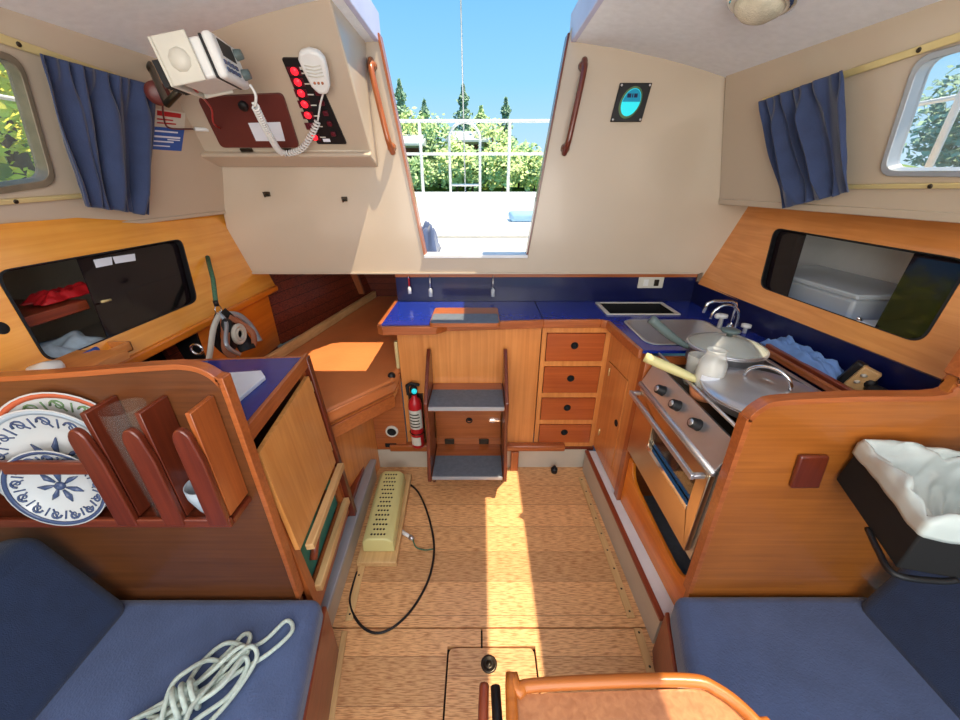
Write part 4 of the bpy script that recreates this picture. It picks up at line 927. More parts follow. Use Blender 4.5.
tag(part('paper_stack', MB().box((1.24, 0.98, 0.941), (1.46, 1.16, 1.00)), 'paper', bevel=0.004), 'white stack beside the storage box in the right locker', 'paper stack')
tag(part('teal_folder', MB().box((1.235, 1.00, 1.001), (1.45, 1.40, 1.008)).box((1.235, 1.00, 1.001), (1.24, 1.16, 1.012)), 'teal') if False else part('teal_folder', MB().box((1.205, 1.02, 0.941), (1.222, 1.40, 0.985)), 'teal'), 'teal strip standing at the front of the right locker', 'folder')

# ================================================================ STOVE
sv = thing('gimballed_stove', 'stainless steel gas stove with oven door and three black knobs on the right', 'stove', (0.8, 0.96, 0.38))
y0, y1 = 0.735, 1.215
XF = 0.600
part('body', MB().prism([(XF+0.02, y0, 0.40), (XF+0.02, y0, 0.73), (XF+0.045, y0, 0.80), (1.02, y0, 0.80), (1.02, y0, 0.40)], (0, y1-y0, 0)), 'steel', sv)
cpn = Plane((XF+0.002, y0, 0.738), (XF+0.002, y1, 0.738), (XF+0.04, y0, 0.825))
ic = 1 if cpn.n.x < 0 else -1
L_ = y1-y0
part('control_panel', MB().plate(cpn, [(0, 0), (L_, 0), (L_, 0.088), (0, 0.088)], [], 0, -ic*0.012), 'steel', sv, bevel=0.002)
part('front_rail', MB().tube([(XF+0.002, y0, 0.728), (XF+0.002, y1, 0.728)], 0.010, 10), 'steel', sv)
part('top_rail', MB().tube([(XF+0.045, y0, 0.85), (XF+0.045, y1, 0.85)], 0.005, 10), 'steel', sv)
for (pu, pv) in ((663, 391), (678, 406), (698, 425)):
    q = cpn.hit(pu, pv); m_ = axm(q, cpn.n*ic)
    k_ = part('knob', MB().lathe([(0, 0.026), (0.013, 0.026), (0.0155, 0.022), (0.017, 0.002), (0.018, 0.0), (0, 0)], m_, 20), 'black', sv)
    part('knob_cap', MB().lathe([(0, 0.0275), (0.009, 0.0275), (0.010, 0.026)], m_, 16), 'steel', k_)
POD = Plane((XF, y0+0.01, 0.0), (XF, y1-0.005, 0.0), (XF, y0+0.01, 1))
io = 1 if POD.n.x < 0 else -1
LD = y1-y0-0.015; wy = [0.05, LD-0.15]
wy = [U(687, 505, x=XF).y-(y0+0.01), U(647, 448, x=XF).y-(y0+0.01)]
door = part('oven_door', MB().plate(POD, [(0, 0.425), (LD, 0.425), (LD, 0.712), (0, 0.712)], [rrect([(wy[0], 0.552), (wy[1], 0.552), (wy[1], 0.665), (wy[0], 0.665)], 0.006)], 0, -io*0.018), 'steel_warm', sv, bevel=0.003)
part('oven_glass', MB().plate(POD, [(wy[0]-0.004, 0.548), (wy[1]+0.004, 0.548), (wy[1]+0.004, 0.669), (wy[0]-0.004, 0.669)], [], -io*0.012, -io*0.016), 'smoked2', door)
part('window_sill', MB().plate(POD, [(wy[0]-0.002, 0.545), (wy[1]+0.002, 0.545), (wy[1]+0.002, 0.562), (wy[0]-0.002, 0.562)], [], io*0.003, -io*0.01), 'chrome', door, bevel=0.001)
HX = XF-0.035
part('door_handle', MB().box((HX-0.006, y0+0.02, 0.688), (HX+0.006, y1-0.01, 0.706)).box((HX, y0+0.02, 0.690), (XF, y0+0.035, 0.704)).box((HX, y1-0.025, 0.690), (XF, y1-0.01, 0.704)), 'steel', door, bevel=0.003)
part('badge', MB().plate(POD, [(wy[1]-0.05, 0.44), (wy[1]-0.02, 0.44), (wy[1]-0.02, 0.447), (wy[1]-0.05, 0.447)], [], io*0.001, 0), 'black', door) if False else None
# cooktop
part('cooktop', MB().box((XF+0.045, y0+0.003, 0.80), (1.02, y1-0.003, 0.808)), 'dark_metal', sv)
def burner(x, y):
    o_ = part('burner', MB().lathe([(0, 0.02), (0.035, 0.02), (0.038, 0.015), (0.045, 0.0)], Matrix.Translation((x, y, 0.808)), 20), 'black', sv)
    b = MB()
    for k in range(4):
        a = math.pi/4+k*math.pi/2; b.tube([(x+0.03*math.cos(a), y+0.03*math.sin(a), 0.832), (x+0.085*math.cos(a), y+0.085*math.sin(a), 0.832), (x+0.085*math.cos(a), y+0.085*math.sin(a), 0.808)], 0.003, 6)
    part('pan_support', b, 'black', o_)
burner(0.86, 1.08); burner(0.79, 0.875)
part('side_fiddle', MB().box((0.985, y0, 0.81), (1.0, y1, 0.855)), 'steel', sv, bevel=0.002)
# gimbal well behind the low board
wb = thing('stove_well_board', 'orange varnished board with a scooped top below the oven door', 'board', (0.62, 0.97, 0.13))
PW = Plane((0.648, 0.725, 0), (0.622, 1.22, 0), (0.648, 0.725, 1)); iw = 1 if PW.n.x < 0 else -1
bd = [(0.0, 0.127), (0.495, 0.127), (0.495, 0.365), (0.455, 0.375), (0.44, 0.36), (0.425, 0.285), (0.10, 0.262), (0.06, 0.275), (0.04, 0.30), (0.0, 0.30)]
bd = [(0.0, 0.132), (0.495, 0.132), (0.495, 0.375), (0.46, 0.375), (0.45, 0.335), (0.43, 0.31), (0.39, 0.295), (0.23, 0.270), (0.10, 0.255), (0.06, 0.262), (0.035, 0.285), (0.0, 0.285)]
part('board', MB().plate(PW, bd, [], 0, -iw*0.016), 'ply_orange', wb, bevel=0.003)
struct('stove_well_lining', MB().box((0.66, 0.72, 0.15), (1.12, 1.22, 0.16)).box((1.10, 0.72, 0.14), (1.12, 1.22, 0.79)).box((0.64, 0.72, 0.14), (1.12, 0.728, 0.79)), 'grey')
struct('stove_well_end', MB().box((0.64, 1.222, 0.14), (1.12, 1.23, 0.835)), 'teak_x')
# worktop outboard of the stove
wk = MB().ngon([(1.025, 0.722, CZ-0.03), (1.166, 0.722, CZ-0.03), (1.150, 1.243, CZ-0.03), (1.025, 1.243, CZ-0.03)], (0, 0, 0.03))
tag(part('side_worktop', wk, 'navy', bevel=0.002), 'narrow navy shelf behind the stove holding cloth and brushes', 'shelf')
tr = thing('fiddle_rail_tray', 'wooden slatted rails between the stove and the narrow navy shelf', 'rail', (1.03, 1.0, CZ))
part('rail', MB().box((1.008, 0.76, 0.856), (1.022, 1.22, 0.876)), 'teak_y', tr, bevel=0.003)
part('rail', MB().box((1.055, 0.84, 0.852), (1.072, 1.26, 0.872)), 'red_y', tr, bevel=0.003)
part('rail_end', MB().box((1.020, 0.79, 0.856), (1.030, 0.80, 0.872)).box((1.045, 0.86, 0.852), (1.10, 0.875, 0.875)), 'teak_y', tr, bevel=0.003)
rag('dish_cloth', 'light blue dish cloth draped on the navy shelf behind the pans', 'cloth', (1.098, 1.15, 0.853), 0.07, 0.30, 0.045, 'cloth', 12, fr=14)
br = thing('scrub_brush', 'cream and brown brush leaning against the navy upstand', 'brush', (1.12, 0.97, 0.86))
q = V((1.10, 0.955, 0.855))
part('handle', MB().mbox(axm(q, (0.25, -0.25, 1)), (-0.012, -0.022, 0), (0.012, 0.022, 0.075)), 'pale', br, bevel=0.004)
part('bristles', MB().mbox(axm(q+V((0, 0.028, 0)), (0.25, -0.25, 1)), (-0.014, -0.01, 0), (0.016, 0.02, 0.08)), 'black', br, bevel=0.006)
part('holes', MB().tube([q+V((-0.004, -0.014, 0.03)), q+V((-0.014, -0.014, 0.03))], 0.005).tube([q+V((0.004, -0.018, 0.052)), q+V((-0.008, -0.018, 0.052))], 0.005), 'ivory', br)
tag(part('rubber_glove', MB().ball((1.118, 0.895, 0.872), (0.02, 0.045, 0.02)).ball((1.12, 0.935, 0.884), (0.016, 0.02, 0.02)), 'black'), 'black rolled rubber glove right of the cream brush', 'glove')

# pans
def pan(label, c, r, h, hand, hm, lidm, knob):
    c = V(c); t = thing('frying_pan', label, 'pan', c)
    part('pan_body', MB().lathe([(0, 0), (r*0.88, 0), (r*0.97, 0.01), (r, h), (r+0.006, h+0.002), (r+0.004, h-0.002), (r-0.003, h-0.002), (r*0.93, 0.006), (0, 0.004)], Matrix.Translation(c), 40), 'steel', t)
    ld = part('lid', MB().lathe([(r+0.003, h+0.003), (r+0.001, h+0.009), (r*0.86, h+0.016), (r*0.5, h+0.032), (r*0.18, h+0.04), (0, h+0.042)], Matrix.Translation(c), 40), lidm, t, solid=0.002)
    part('lid_rim', MB().tube([c+V(((r+0.002)*math.cos(a), (r+0.002)*math.sin(a), h+0.006)) for a in [2*math.pi*k/40 for k in range(40)]], 0.004, 8, True), 'steel', ld)
    if knob == 'ball': part('lid_knob', MB().lathe([(0, h+0.04), (0.008, h+0.04), (0.008, h+0.05), (0.028, h+0.056), (0.030, h+0.062), (0.02, h+0.066), (0, h+0.067)], Matrix.Translation(c), 20), 'greyh', ld)
    else:
        d = V(knob); s_ = [c+d*(0.055*math.cos(a))+V((0, 0, h+0.038+0.045*math.sin(a))) for a in [math.pi*k/12 for k in range(13)]]
        part('lid_handle', MB().tube(s_, 0.005, 8), 'chrome', ld)
    hand = [V(q) for q in hand]; P_ = smoothpath(hand, 6)
    part('handle', MB().tube(P_, [0.008+0.008*min(1, i/len(P_)*1.6) for i in range(len(P_))], 10), hm, t)
    return t
e1_ = U(651, 319, z=0.985)
p0 = U(727, 343, z=0.918); p0.z = 0.838; dd = (V((e1_.x, e1_.y, 0))-V((p0.x, p0.y, 0))).normalized()
pan('stainless saute pan with glass lid and long dark handle on the back burner', p0, 0.115, 0.065, [p0+dd*0.113+V((0, 0, .055)), p0+dd*0.17+V((0, 0, .085)), e1_], 'greyh', 'lidglass', 'ball')
e2_ = U(645, 357, z=0.90)
p1 = U(764, 389, z=0.885); p1.z = 0.838; dd = (V((e2_.x, e2_.y, 0))-V((p1.x, p1.y, 0))).normalized()
pan('wide lidded frying pan with loop lid handle and yellow handle on the front burner', p1, 0.150, 0.030, [p1+dd*0.148+V((0, 0, .022)), p1+dd*0.20+V((0, 0, .035)), e2_], 'yellowh', 'steel', (0.6, -0.8, 0))
jp = U(704, 388, z=0.835)
jr = thing('glass_jar', 'clear glass jar with white contents standing in a terracotta dish between the pans', 'jar', (jp.x, jp.y, 0.81))
JX, JY = 0.690, 0.985
part('pot', MB().lathe([(0, 0.0), (0.038, 0), (0.046, 0.035), (0.042, 0.035), (0.036, 0.004), (0, 0.004)], Matrix.Translation((JX, JY, 0.8085))), 'terracotta', jr)
part('contents', MB().lathe([(0, 0.0), (0.032, 0), (0.036, 0.07), (0.030, 0.11), (0, 0.115)], Matrix.Translation((JX, JY, 0.814))), 'whitep', jr)
part('jar', MB().lathe([(0, 0.0), (0.035, 0), (0.040, 0.07), (0.038, 0.11), (0.028, 0.135), (0.026, 0.15), (0.029, 0.153), (0.024, 0.153)], Matrix.Translation((JX, JY, 0.8135))), 'jarglass', jr)
part('label', MB().grid(lambda s, t: (JX+0.0405*math.cos(3.6+s*1.2), JY+0.0405*math.sin(3.6+s*1.2), 0.865+0.03*t), 8, 1), 'paper', jr)
jr2 = thing('glass_mug', 'second smaller clear jar between the glass jar and the saute pan', 'jar', (0.70, 1.075, 0.81))
part('jar', MB().lathe([(0, 0.0), (0.028, 0), (0.030, 0.07), (0.032, 0.10), (0.028, 0.102), (0.026, 0.01), (0, 0.008)], Matrix.Translation((0.700, 1.075, 0.8085))), 'jarglass', jr2)
part('contents', MB().lathe([(0, 0.0), (0.025, 0), (0.026, 0.07), (0, 0.075)], Matrix.Translation((0.700, 1.075, 0.816))), 'ivory', jr2)

# ================================================================ ELECTRICAL BOX on the left of the bulkhead
bl, brx = -1.20, -0.450
yt, zt_, yb, zb = 1.427, H+0.56, 1.76, H+0.105
elb = MB()
for_ = [(yt, zt_), (yb-0.005, zb+0.02), (yb-0.03, zb+0.012), (yb-0.03, zb), (1.845, zb-0.035), (1.845, zt_)]
elb.ngon([(bl, y, z) for y, z in for_], (brx-bl, 0, 0))
struct('wall_console', elb, 'white', bevel=0.008)
PE = Plane((bl, yb-0.005, zb+0.02), (brx, yb-0.005, zb+0.02), (bl, yt, zt_)); ie = 1 if PE.n.y < 0 else -1
swp = thing('switch_panel', 'black electrical switch panel with a column of glowing red switches', 'switch panel', PE.hit(315, 120))
spoly = rrect([PE.px(282, 57), PE.px(310, 57), PE.px(347, 143), PE.px(318, 143)], 0.006)
part('panel_plate', MB().plate(PE, spoly, [], ie*0.001, ie*0.008), 'black', swp, bevel=0.001)
for i in range(7):
    t = i/6; q = PE.px(295+t*20, 70+t*66); m_ = PE.mat(q[0], q[1], ie*0.008)
    part('lit_switch', MB().lathe([(0, 0.007), (0.008, 0.006), (0.0125, 0.002), (0.013, 0)], axm(PE.at(q[0], q[1], ie*0.008), PE.n*ie), 18), 'redglow' if i != 5 else 'reddim', swp)
    part('switch_surround', MB().mbox(m_, (-0.022, -0.013, 0), (0.022, 0.013, ie*0.0012)), 'reddim', swp)
for i in range(5):
    t = (i+2)/6; q = PE.px(311+t*23, 70+t*62); m_ = PE.mat(q[0], q[1], ie*0.008)
    part('toggle_switch', MB().mbox(m_, (-0.009, -0.008, 0), (0.009, 0.008, ie*0.010)), 'reddim', swp, bevel=0.002)
q = PE.px(327, 139); part('paper_tab', MB().mbox(PE.mat(q[0], q[1], ie*0.008), (-0.014, -0.006, 0), (0.014, 0.006, ie*0.001)), 'paper', swp)
q = PE.px(303, 67); part('paper_tab', MB().mbox(PE.mat(q[0], q[1], ie*0.008), (-0.014, -0.004, 0), (0.014, 0.004, ie*0.001)), 'ivory', swp)
b = MB()
for i in range(7):
    t = i/6; q = PE.px(306+t*18, 72+t*64); b.mbox(PE.mat(q[0], q[1], ie*0.008), (-0.014, -0.002, 0), (0.008, 0.002, ie*0.0006))
part('switch_legends', b, 'ivory', swp)
# maroon hinged panel
mp_ = thing('hinged_cover', 'maroon hinged cover with white paper note below the white radio', 'cover panel', PE.hit(260, 140))
mpoly = rrect([PE.px(198, 96), PE.px(283, 92), PE.px(300, 146), PE.px(222, 146)], 0.02)
part('cover_board', MB().plate(PE, mpoly, [], ie*0.001, ie*0.012), 'maroon', mp_, bevel=0.002)
note = [PE.px(249, 121), PE.px(281, 120), PE.px(286, 139), PE.px(257, 139)]
part('paper_note', MB().plate(PE, note, [], ie*0.0125, ie*0.0135), 'paper', mp_)
part('knob', MB().lathe([(0, 0.018), (0.014, 0.018), (0.017, 0.012), (0.015, 0)], axm(PE.hit(245, 103)+PE.n*ie*0.012, PE.n*ie)), 'black', mp_)
for u_ in (247, 286):
    q = PE.px(u_, 149); part('hinge', MB().mbox(PE.mat(q[0], q[1], ie*0.004), (-0.025, -0.006, 0), (0.025, 0.006, ie*0.006)), 'dark_metal', mp_, bevel=0.001)

# radio (white) on bracket hanging from the ceiling
RC = V((-0.766, 1.275, 1.696))
rad = thing('marine_radio', 'white marine radio in a swivel bracket under the ceiling left of the switch panel', 'radio', RC)
ax_ = V((0.96, 0.14, 0.2)).normalized(); sd = V((-0.2, 1, 0)).normalized(); upv = ax_.cross(sd).normalized(); sd = upv.cross(ax_).normalized()
RM = Matrix((ax_, sd, upv)).transposed().to_4x4(); RM.translation = RC
part('radio_body', MB().mbox(RM, (-0.050, -0.072, -0.046), (0.046, 0.072, 0.044)), 'whitep', rad, bevel=0.008, seg=3)
fc = part('front_panel', MB().mbox(RM, (0.052, -0.078, -0.052), (0.078, 0.078, 0.050)), 'whitep', rad, bevel=0.010, seg=3)
part('seam', MB().mbox(RM, (0.0465, -0.074, -0.048), (0.0515, 0.074, 0.046)), 'black', rad)
part('screen', MB().mbox(RM, (0.0775, -0.05, 0.0), (0.0795, 0.03, 0.038)), 'black', fc)
b = MB()
for i in range(4):
    for j in range(2): b.mbox(RM, (0.0775, -0.062+i*0.022, -0.036+j*0.016), (0.0815, -0.048+i*0.022, -0.026+j*0.016))
part('buttons', b, 'chinablue', fc, bevel=0.001)
for zz in (0.025, -0.022): part('dial', MB().lathe([(0, 0.018), (0.012, 0.018), (0.014, 0)], RM @ Matrix.Translation((0.078, 0.052, zz)) @ Matrix.Rotation(math.pi/2, 4, 'Y')), 'greyh', fc)
sdn = -1
part('bracket', MB().mbox(RM, (-0.062, -0.084, -0.050), (0.022, -0.076, 0.056)).mbox(RM, (-0.062, 0.076, -0.050), (0.022, 0.084, 0.056)).mbox(RM, (-0.070, -0.084, -0.050), (-0.062, 0.084, 0.056)), 'ivory', rad, bevel=0.003)
part('mounting_arm', MB().tube([RM @ V((-0.07, 0.02, -0.02)), RM @ V((-0.16, 0.05, -0.05)), PL.hit(150, 66)], 0.010, 8), 'dark_metal', rad)
for s_ in (-1, 1): part('clamp_knob', MB().lathe([(0, 0.010), (0.022, 0.010), (0.027, 0.0)], RM @ Matrix.Translation((-0.018, 0.084*s_, 0.0)) @ Matrix.Rotation(-s_*math.pi/2, 4, 'X'), 9), 'ivory', rad)
hs = MB().mbox(RM, (-0.085, -0.050, -0.036), (-0.072, 0.055, 0.02))
for k in range(9): hs.mbox(RM, (-0.100, -0.05+k*0.012, -0.040), (-0.086, -0.045+k*0.012, 0.02))
part('heat_sink', hs, 'black', rad)
# handset on its clip in front of the switch panel + coiled cord
HS = PE.hit(319, 63)+PE.n*ie*0.04
hset = thing('radio_handset', 'white radio handset clipped before the switch panel with coiled white cord', 'handset', HS)
hm = Matrix((V((1, 0, 0)), PE.n*ie, (PE.e2))).transposed().to_4x4(); hm.translation = HS
def hp(x, y, z): return hm @ V((x*1.3, y, z*1.0))
prof = [(-0.011, -0.068), (-0.024, -0.045), (-0.031, 0.0), (-0.033, 0.035), (-0.024, 0.056), (0, 0.063), (0.024, 0.056), (0.033, 0.035), (0.031, 0.0), (0.024, -0.045), (0.011, -0.068)]
part('handset_body', MB().ngon([hp(a, -0.006, b_) for a, b_ in prof], hp(0, 0.024, 0)-hp(0, -0.006, 0)), 'whitep', hset, bevel=0.010, seg=4)
b = MB()
for k in range(4): b.tube([hp(-0.02, 0.0255, 0.022-k*0.010), hp(0, 0.0265, 0.018-k*0.010), hp(0.02, 0.0255, 0.022-k*0.010)], 0.0016, 6)
part('speaker_ribs', b, 'ivory', hset)
b = MB()
for k in (-1, 0, 1): b.ball(hp(k*0.010, 0.0245, -0.030), 0.0045)
part('buttons', b, 'copper', hset)
part('clip', MB().mbox(hm, (-0.012, -0.036, -0.02), (0.012, -0.008, 0.02)), 'black', hset)
way = [HS-PE.e2*0.066, PE.hit(322, 100)+PE.n*ie*0.035, PE.hit(319, 122)+PE.n*ie*0.04, PE.hit(303, 142)+PE.n*ie*0.05, PE.hit(285, 144)+PE.n*ie*0.055]
c_end = U(255, 106, y=1.36); c_mid = U(268, 132, y=1.50)
plain = smoothpath([way[0], way[1], way[2]], 8)
part('cord_lead', MB().tube(plain[:14], 0.0035, 6), 'whitep', hset)
coil_path = smoothpath([plain[13], way[2].lerp(way[3], .35), way[3], way[4], c_mid, c_end], 40)
pts = []; tot = 0; up = V((0, 0, 1)); acc = 0; turns = 46
Ls = [0]
for i in range(1, len(coil_path)): Ls.append(Ls[-1]+(coil_path[i]-coil_path[i-1]).length)
import bisect
N = turns*9
for k in range(N+1):
    s_ = Ls[-1]*k/N; i = min(len(Ls)-2, bisect.bisect_right(Ls, s_)-1); f_ = (s_-Ls[i])/max(1e-9, Ls[i+1]-Ls[i]); p = coil_path[i].lerp(coil_path[i+1], f_)
    d = (coil_path[i+1]-coil_path[i]).normalized(); n1 = d.cross(V((0.2, 1, 0.3))).normalized(); n2 = d.cross(n1); a = 2*math.pi*turns*k/N
    pts.append(p+(n1*math.cos(a)+n2*math.sin(a))*0.0095)
part('coiled_cord', MB().tube(pts, 0.0032, 6), 'whitep', hset)
jend = RM @ V((0.085, 0.052, -0.045))
part('cord_plug', MB().tube(smoothpath([c_end, c_end.lerp(jend, .5)+V((0.01, 0, 0)), jend], 6), 0.004, 6), 'whitep', hset)

# small fan-like black item and wiring by the curtain
wv = thing('cabin_lamp', 'small dark round lamp head hanging beside the left curtain', 'lamp', U(158, 93, x=-1.08))
q = U(158, 93, x=-1.06)
part('head', MB().lathe([(0, -0.03), (0.025, -0.028), (0.034, 0), (0.034, 0.022), (0.02, 0.03), (0, 0.03)], axm(q, (0.5, -0.8, -0.2))), 'maroon', wv)
part('arm', MB().tube(smoothpath([q, q+V((0.0, 0.01, 0.035)), q+V((-0.02, 0.02, 0.07)), PL.hit(150, 63)], 5), 0.006), 'dark_metal', wv)
pw = MB().tube(smoothpath([q+V((0, 0.01, -0.02)), PL.hit(161, 118)+V((0.01, 0, 0)), PL.hit(164, 128)+V((0.02, 0, 0)), PL.hit(185, 129)+V((0.03, 0, 0))], 6), 0.003, 6)
part('cable', pw, 'maroon', wv)
q2 = PL.hit(186, 129)+V((0.035, 0, 0)); 
pc_ = thing('wire_connector', 'white plug joining red wires under the radio', 'connector', q2)
part('plug', MB().tube([q2, PL.hit(207, 131)+V((0.08, 0, 0))], 0.007), 'whitep', pc_)
part('wire', MB().tube(smoothpath([PL.hit(207, 131)+V((0.08, 0, 0)), U(214, 124, y=1.60), U(211, 108, y=1.5), RM @ V((-0.05, 0, -0.04))], 6), 0.003, 6), 'redm', pc_)
# stickers on left cabin side
def sticker(nm, lab, quad, m_, lines, lm):
    P4 = [PL.hit(*q) for q in quad]; t = thing(nm, lab, 'sticker', P4[3])
    part('sheet', MB().ngon([p+PL.n*inL*0.001 for p in P4], PL.n*inL*0.0008), m_, t)
    b = MB()
    for (a0, a1, b0, b1) in lines:
        bl_ = lambda s, r: (P4[0].lerp(P4[1], s)).lerp(P4[3].lerp(P4[2], s), r)
        b.ngon([bl_(a0, b0)+PL.n*inL*0.0019, bl_(a1, b0)+PL.n*inL*0.0019, bl_(a1, b1)+PL.n*inL*0.0019, bl_(a0, b1)+PL.n*inL*0.0019], PL.n*inL*0.0003)
    part('print', b, lm, t)
sticker('safety_sticker', 'small white sticker with red print beside the left curtain', [(153, 108), (185, 113), (184, 129), (153, 127)], 'ivory', [(.1, .85, .08, .35), (.1, .6, .5, .58), (.1, .7, .7, .78)], 'redm')
sticker('safety_sticker', 'blue sticker with white lines beside the left curtain', [(151, 126), (184, 129), (181, 151), (149, 149)], 'bluem', [(.1, .8, .15, .22), (.1, .9, .38, .46), (.1, .7, .6, .66), (.5, .9, .5, .55), (.1, .6, .8, .85)], 'paper')

# hooks on bulkhead
for (u_, v_), lab in (((268, 195), 'small brass hook on the white bulkhead below the maroon cover'), ((345, 200), 'small brass hook on the white bulkhead below the switch panel')):
    q = U(u_, v_, y=1.85); h_ = thing('coat_hook', lab, 'hook', (q.x, 1.845, q.z))
    part('plate', MB().box((q.x-.012, 1.843, q.z-.006), (q.x+.012, 1.849, q.z+.014)), 'dark_metal', h_, bevel=0.001)
    part('prong', MB().tube([(q.x, 1.845, q.z), (q.x, 1.82, q.z-.006), (q.x, 1.815, q.z+.012)], 0.004, 6), 'dark_metal', h_)

# grab rails
def grab(lab, a, b_, wood_, off=0.045):
    P0 = U(*a, y=1.85-off); P1 = U(*b_, y=1.85-off); t = thing('grab_rail', lab, 'grab rail', P1)
    d = (P1-P0).normalized(); L = (P1-P0).length
    pts = [P0+d*0.0+V((0, off-0.008, 0)), P0+d*0.012+V((0, off*0.5, 0)), P0+d*0.05, P0+d*(L*0.5)+V((0, -0.004, 0)), P1-d*0.05, P1-d*0.012+V((0, off*0.5, 0)), P1+V((0, off-0.008, 0))]
    part('rail', MB().tube(smoothpath(pts, 6), 0.012, 12), wood_, t)
    for p in (P0+d*0.02, P1-d*0.02):
        part('foot', MB().tube([V((p.x, 1.846, p.z)), V((p.x, 1.846-off*0.6, p.z))], [0.02, 0.013], 12), wood_, t)
grab('orange varnished grab rail on the bulkhead left of the companionway', (368, 57), (391, 152), 'teak_z')
grab('dark red varnished grab rail on the bulkhead right of the companionway', (587, 57), (566, 153), 'red_z')

# depth gauge
gz = [U(620, 83, y=1.845), U(652, 83, y=1.845), U(641, 122, y=1.845), U(610, 122, y=1.845)]
ga = thing('depth_gauge', 'black framed gauge with glowing cyan round display on the right bulkhead', 'gauge', gz[3])
part('bezel', MB().ngon([V((q.x, 1.849, q.z)) for q in gz], (0, -0.010, 0)), 'black', ga, bevel=0.003)
gc = sum(gz, V((0, 0, 0)))/4
gmx = axm((gc.x-0.004, 1.839, gc.z), (0, -1, 0))
def gdisc(r0, k, x0=0.0, z0=0.0, zt=None):
    P_ = []
    for i in range(40):
        a_ = 2*math.pi*i/40; zz = r0*1.12*math.sin(a_)
        if zt is not None: zz = max(zz, zt)
        P_.append(V((gc.x-0.003+x0+r0*math.cos(a_)*0.88+zz*0.22, 1.839-k, gc.z+z0+zz)))
    return P_
part('display', MB().ngon(gdisc(0.043, 0.0), (0, -0.004, 0)), 'cyan', ga)
part('display_dark_band', MB().ngon(gdisc(0.041, 0.0045, zt=0.002), (0, -0.0006, 0)), 'teald', ga)  # darker teal band across the upper half of the display
part('display_marks', MB().box((gc.x-0.022, 1.8325, gc.z+0.016), (gc.x-0.006, 1.834, gc.z+0.030)).box((gc.x-0.002, 1.8325, gc.z+0.016), (gc.x+0.002, 1.834, gc.z+0.030)).box((gc.x+0.006, 1.8325, gc.z+0.016), (gc.x+0.020, 1.834, gc.z+0.030)), 'navy', ga)
go_, gi_ = gdisc(0.050, 0.0), gdisc(0.0435, 0.0); n = 40
part('ring', MB().add(go_+[p+V((0, -0.006, 0)) for p in gi_], [(i, (i+1) % n, n+(i+1) % n, n+i) for i in range(n)]), 'chinagreen', ga, solid=0.001)
b = MB()
for i in range(4):
    p = gz[i].lerp(gc, 0.12); b.lathe([(0, 0.003), (0.004, 0.003), (0.005, 0)], axm((p.x, 1.839, p.z), (0, -1, 0)), 8)
part('screws', b, 'steel', ga)

# ceiling lamp
lc = V((0.752, 1.300, cz(0.752)))
nrm = V((-0.22, 0, -1)).normalized(); lm_ = axm(lc, nrm)
cl = thing('ceiling_lamp', 'round chrome dome lamp with ribbed glass lens on the ceiling', 'ceiling lamp', lc)
part('base_ring', MB().lathe([(0.062, -0.004), (0.085, -0.004), (0.082, 0.016), (0.066, 0.024), (0.060, 0.020)], lm_, 36), 'chrome', cl)
part('lens', MB().lathe([(0.062, 0.018), (0.056, 0.034), (0.036, 0.048), (0.015, 0.054), (0, 0.055)], lm_, 36), 'lens', cl)
q = lm_ @ V((-0.095, 0.01, 0.012)); part('switch', MB().lathe([(0, 0.010), (0.006, 0.008), (0.004, 0)], axm(lm_ @ V((0.088, 0.02, 0.0)), nrm)), 'dark_metal', cl)

# curtains and rails
def curtain(P, inn, tl, tr_, br_, bl2, folds, amp, label, seed):
    Q = Plane(P.o+P.n*inn*0.035, P.o+P.n*inn*0.035+P.e1, P.o+P.n*inn*0.035+P.e2)
    if Q.n.dot(P.n) < 0: raise ValueError
    T0, T1, B1, B0 = [Q.px(*q) for q in (tl, tr_, br_, bl2)]
    def fn(s, t):
        bow = 0.10*math.sin(math.pi*t)*(s-0.5)*0.8
        s_ = s+bow*0.6
        a = (T0[0]+(T1[0]-T0[0])*s_)*(1-t)+(B0[0]+(B1[0]-B0[0])*s_)*t; b2 = (T0[1]+(T1[1]-T0[1])*s)*(1-t)+(B0[1]+(B1[1]-B0[1])*s)*t
        w1 = 0.5-0.5*math.cos(math.pi*min(1, max(0, (t-0.04)/0.25))); w1 *= 1-0.7*max(0, (t-0.82)/0.18)
        x = s+0.05*math.sin(2.2*t+seed)*math.sin(math.pi*s)+0.05*noise.noise(V((s*3, t*1.6, seed)))
        fine = math.sin(2*math.pi*folds*1.6*x+seed); big = math.sin(2*math.pi*folds*0.55*x+seed*2+0.9*t); mid = math.sin(2*math.pi*folds*x+1.3*seed)
        env = 0.7+0.9*noise.noise(V((s*5, t*1.5, seed+5)))
        k = 0.035+amp*((1-w1)*(0.35*fine+0.3*mid)+w1*(0.75*big+0.75*mid*env+0.15*fine))
        return P.at(a+0.5*amp*w1*math.cos(2*math.pi*folds*x+1.3*seed)*env, b2+0.006*noise.noise(V((s*7, seed, 1)))*(1 if t > .9 else 0), inn*max(0.019, k))
    t_ = thing('curtain', label, 'curtain', fn(0.5, 1))
    part('cloth', MB().grid(fn, 170, 36), 'curtain', t_, solid=0.002)
    return t_
curtain(PL, inL, (35, 52), (156, 86), (149, 215), (84, 206), 6.0, 0.019, 'gathered denim blue curtain beside the left portlight', 1.0)
curtain(PR, inR, (761, 101), (846, 69), (853, 191), (781, 209), 5.0, 0.021, 'gathered denim blue curtain on the right cabin side', 2.0)
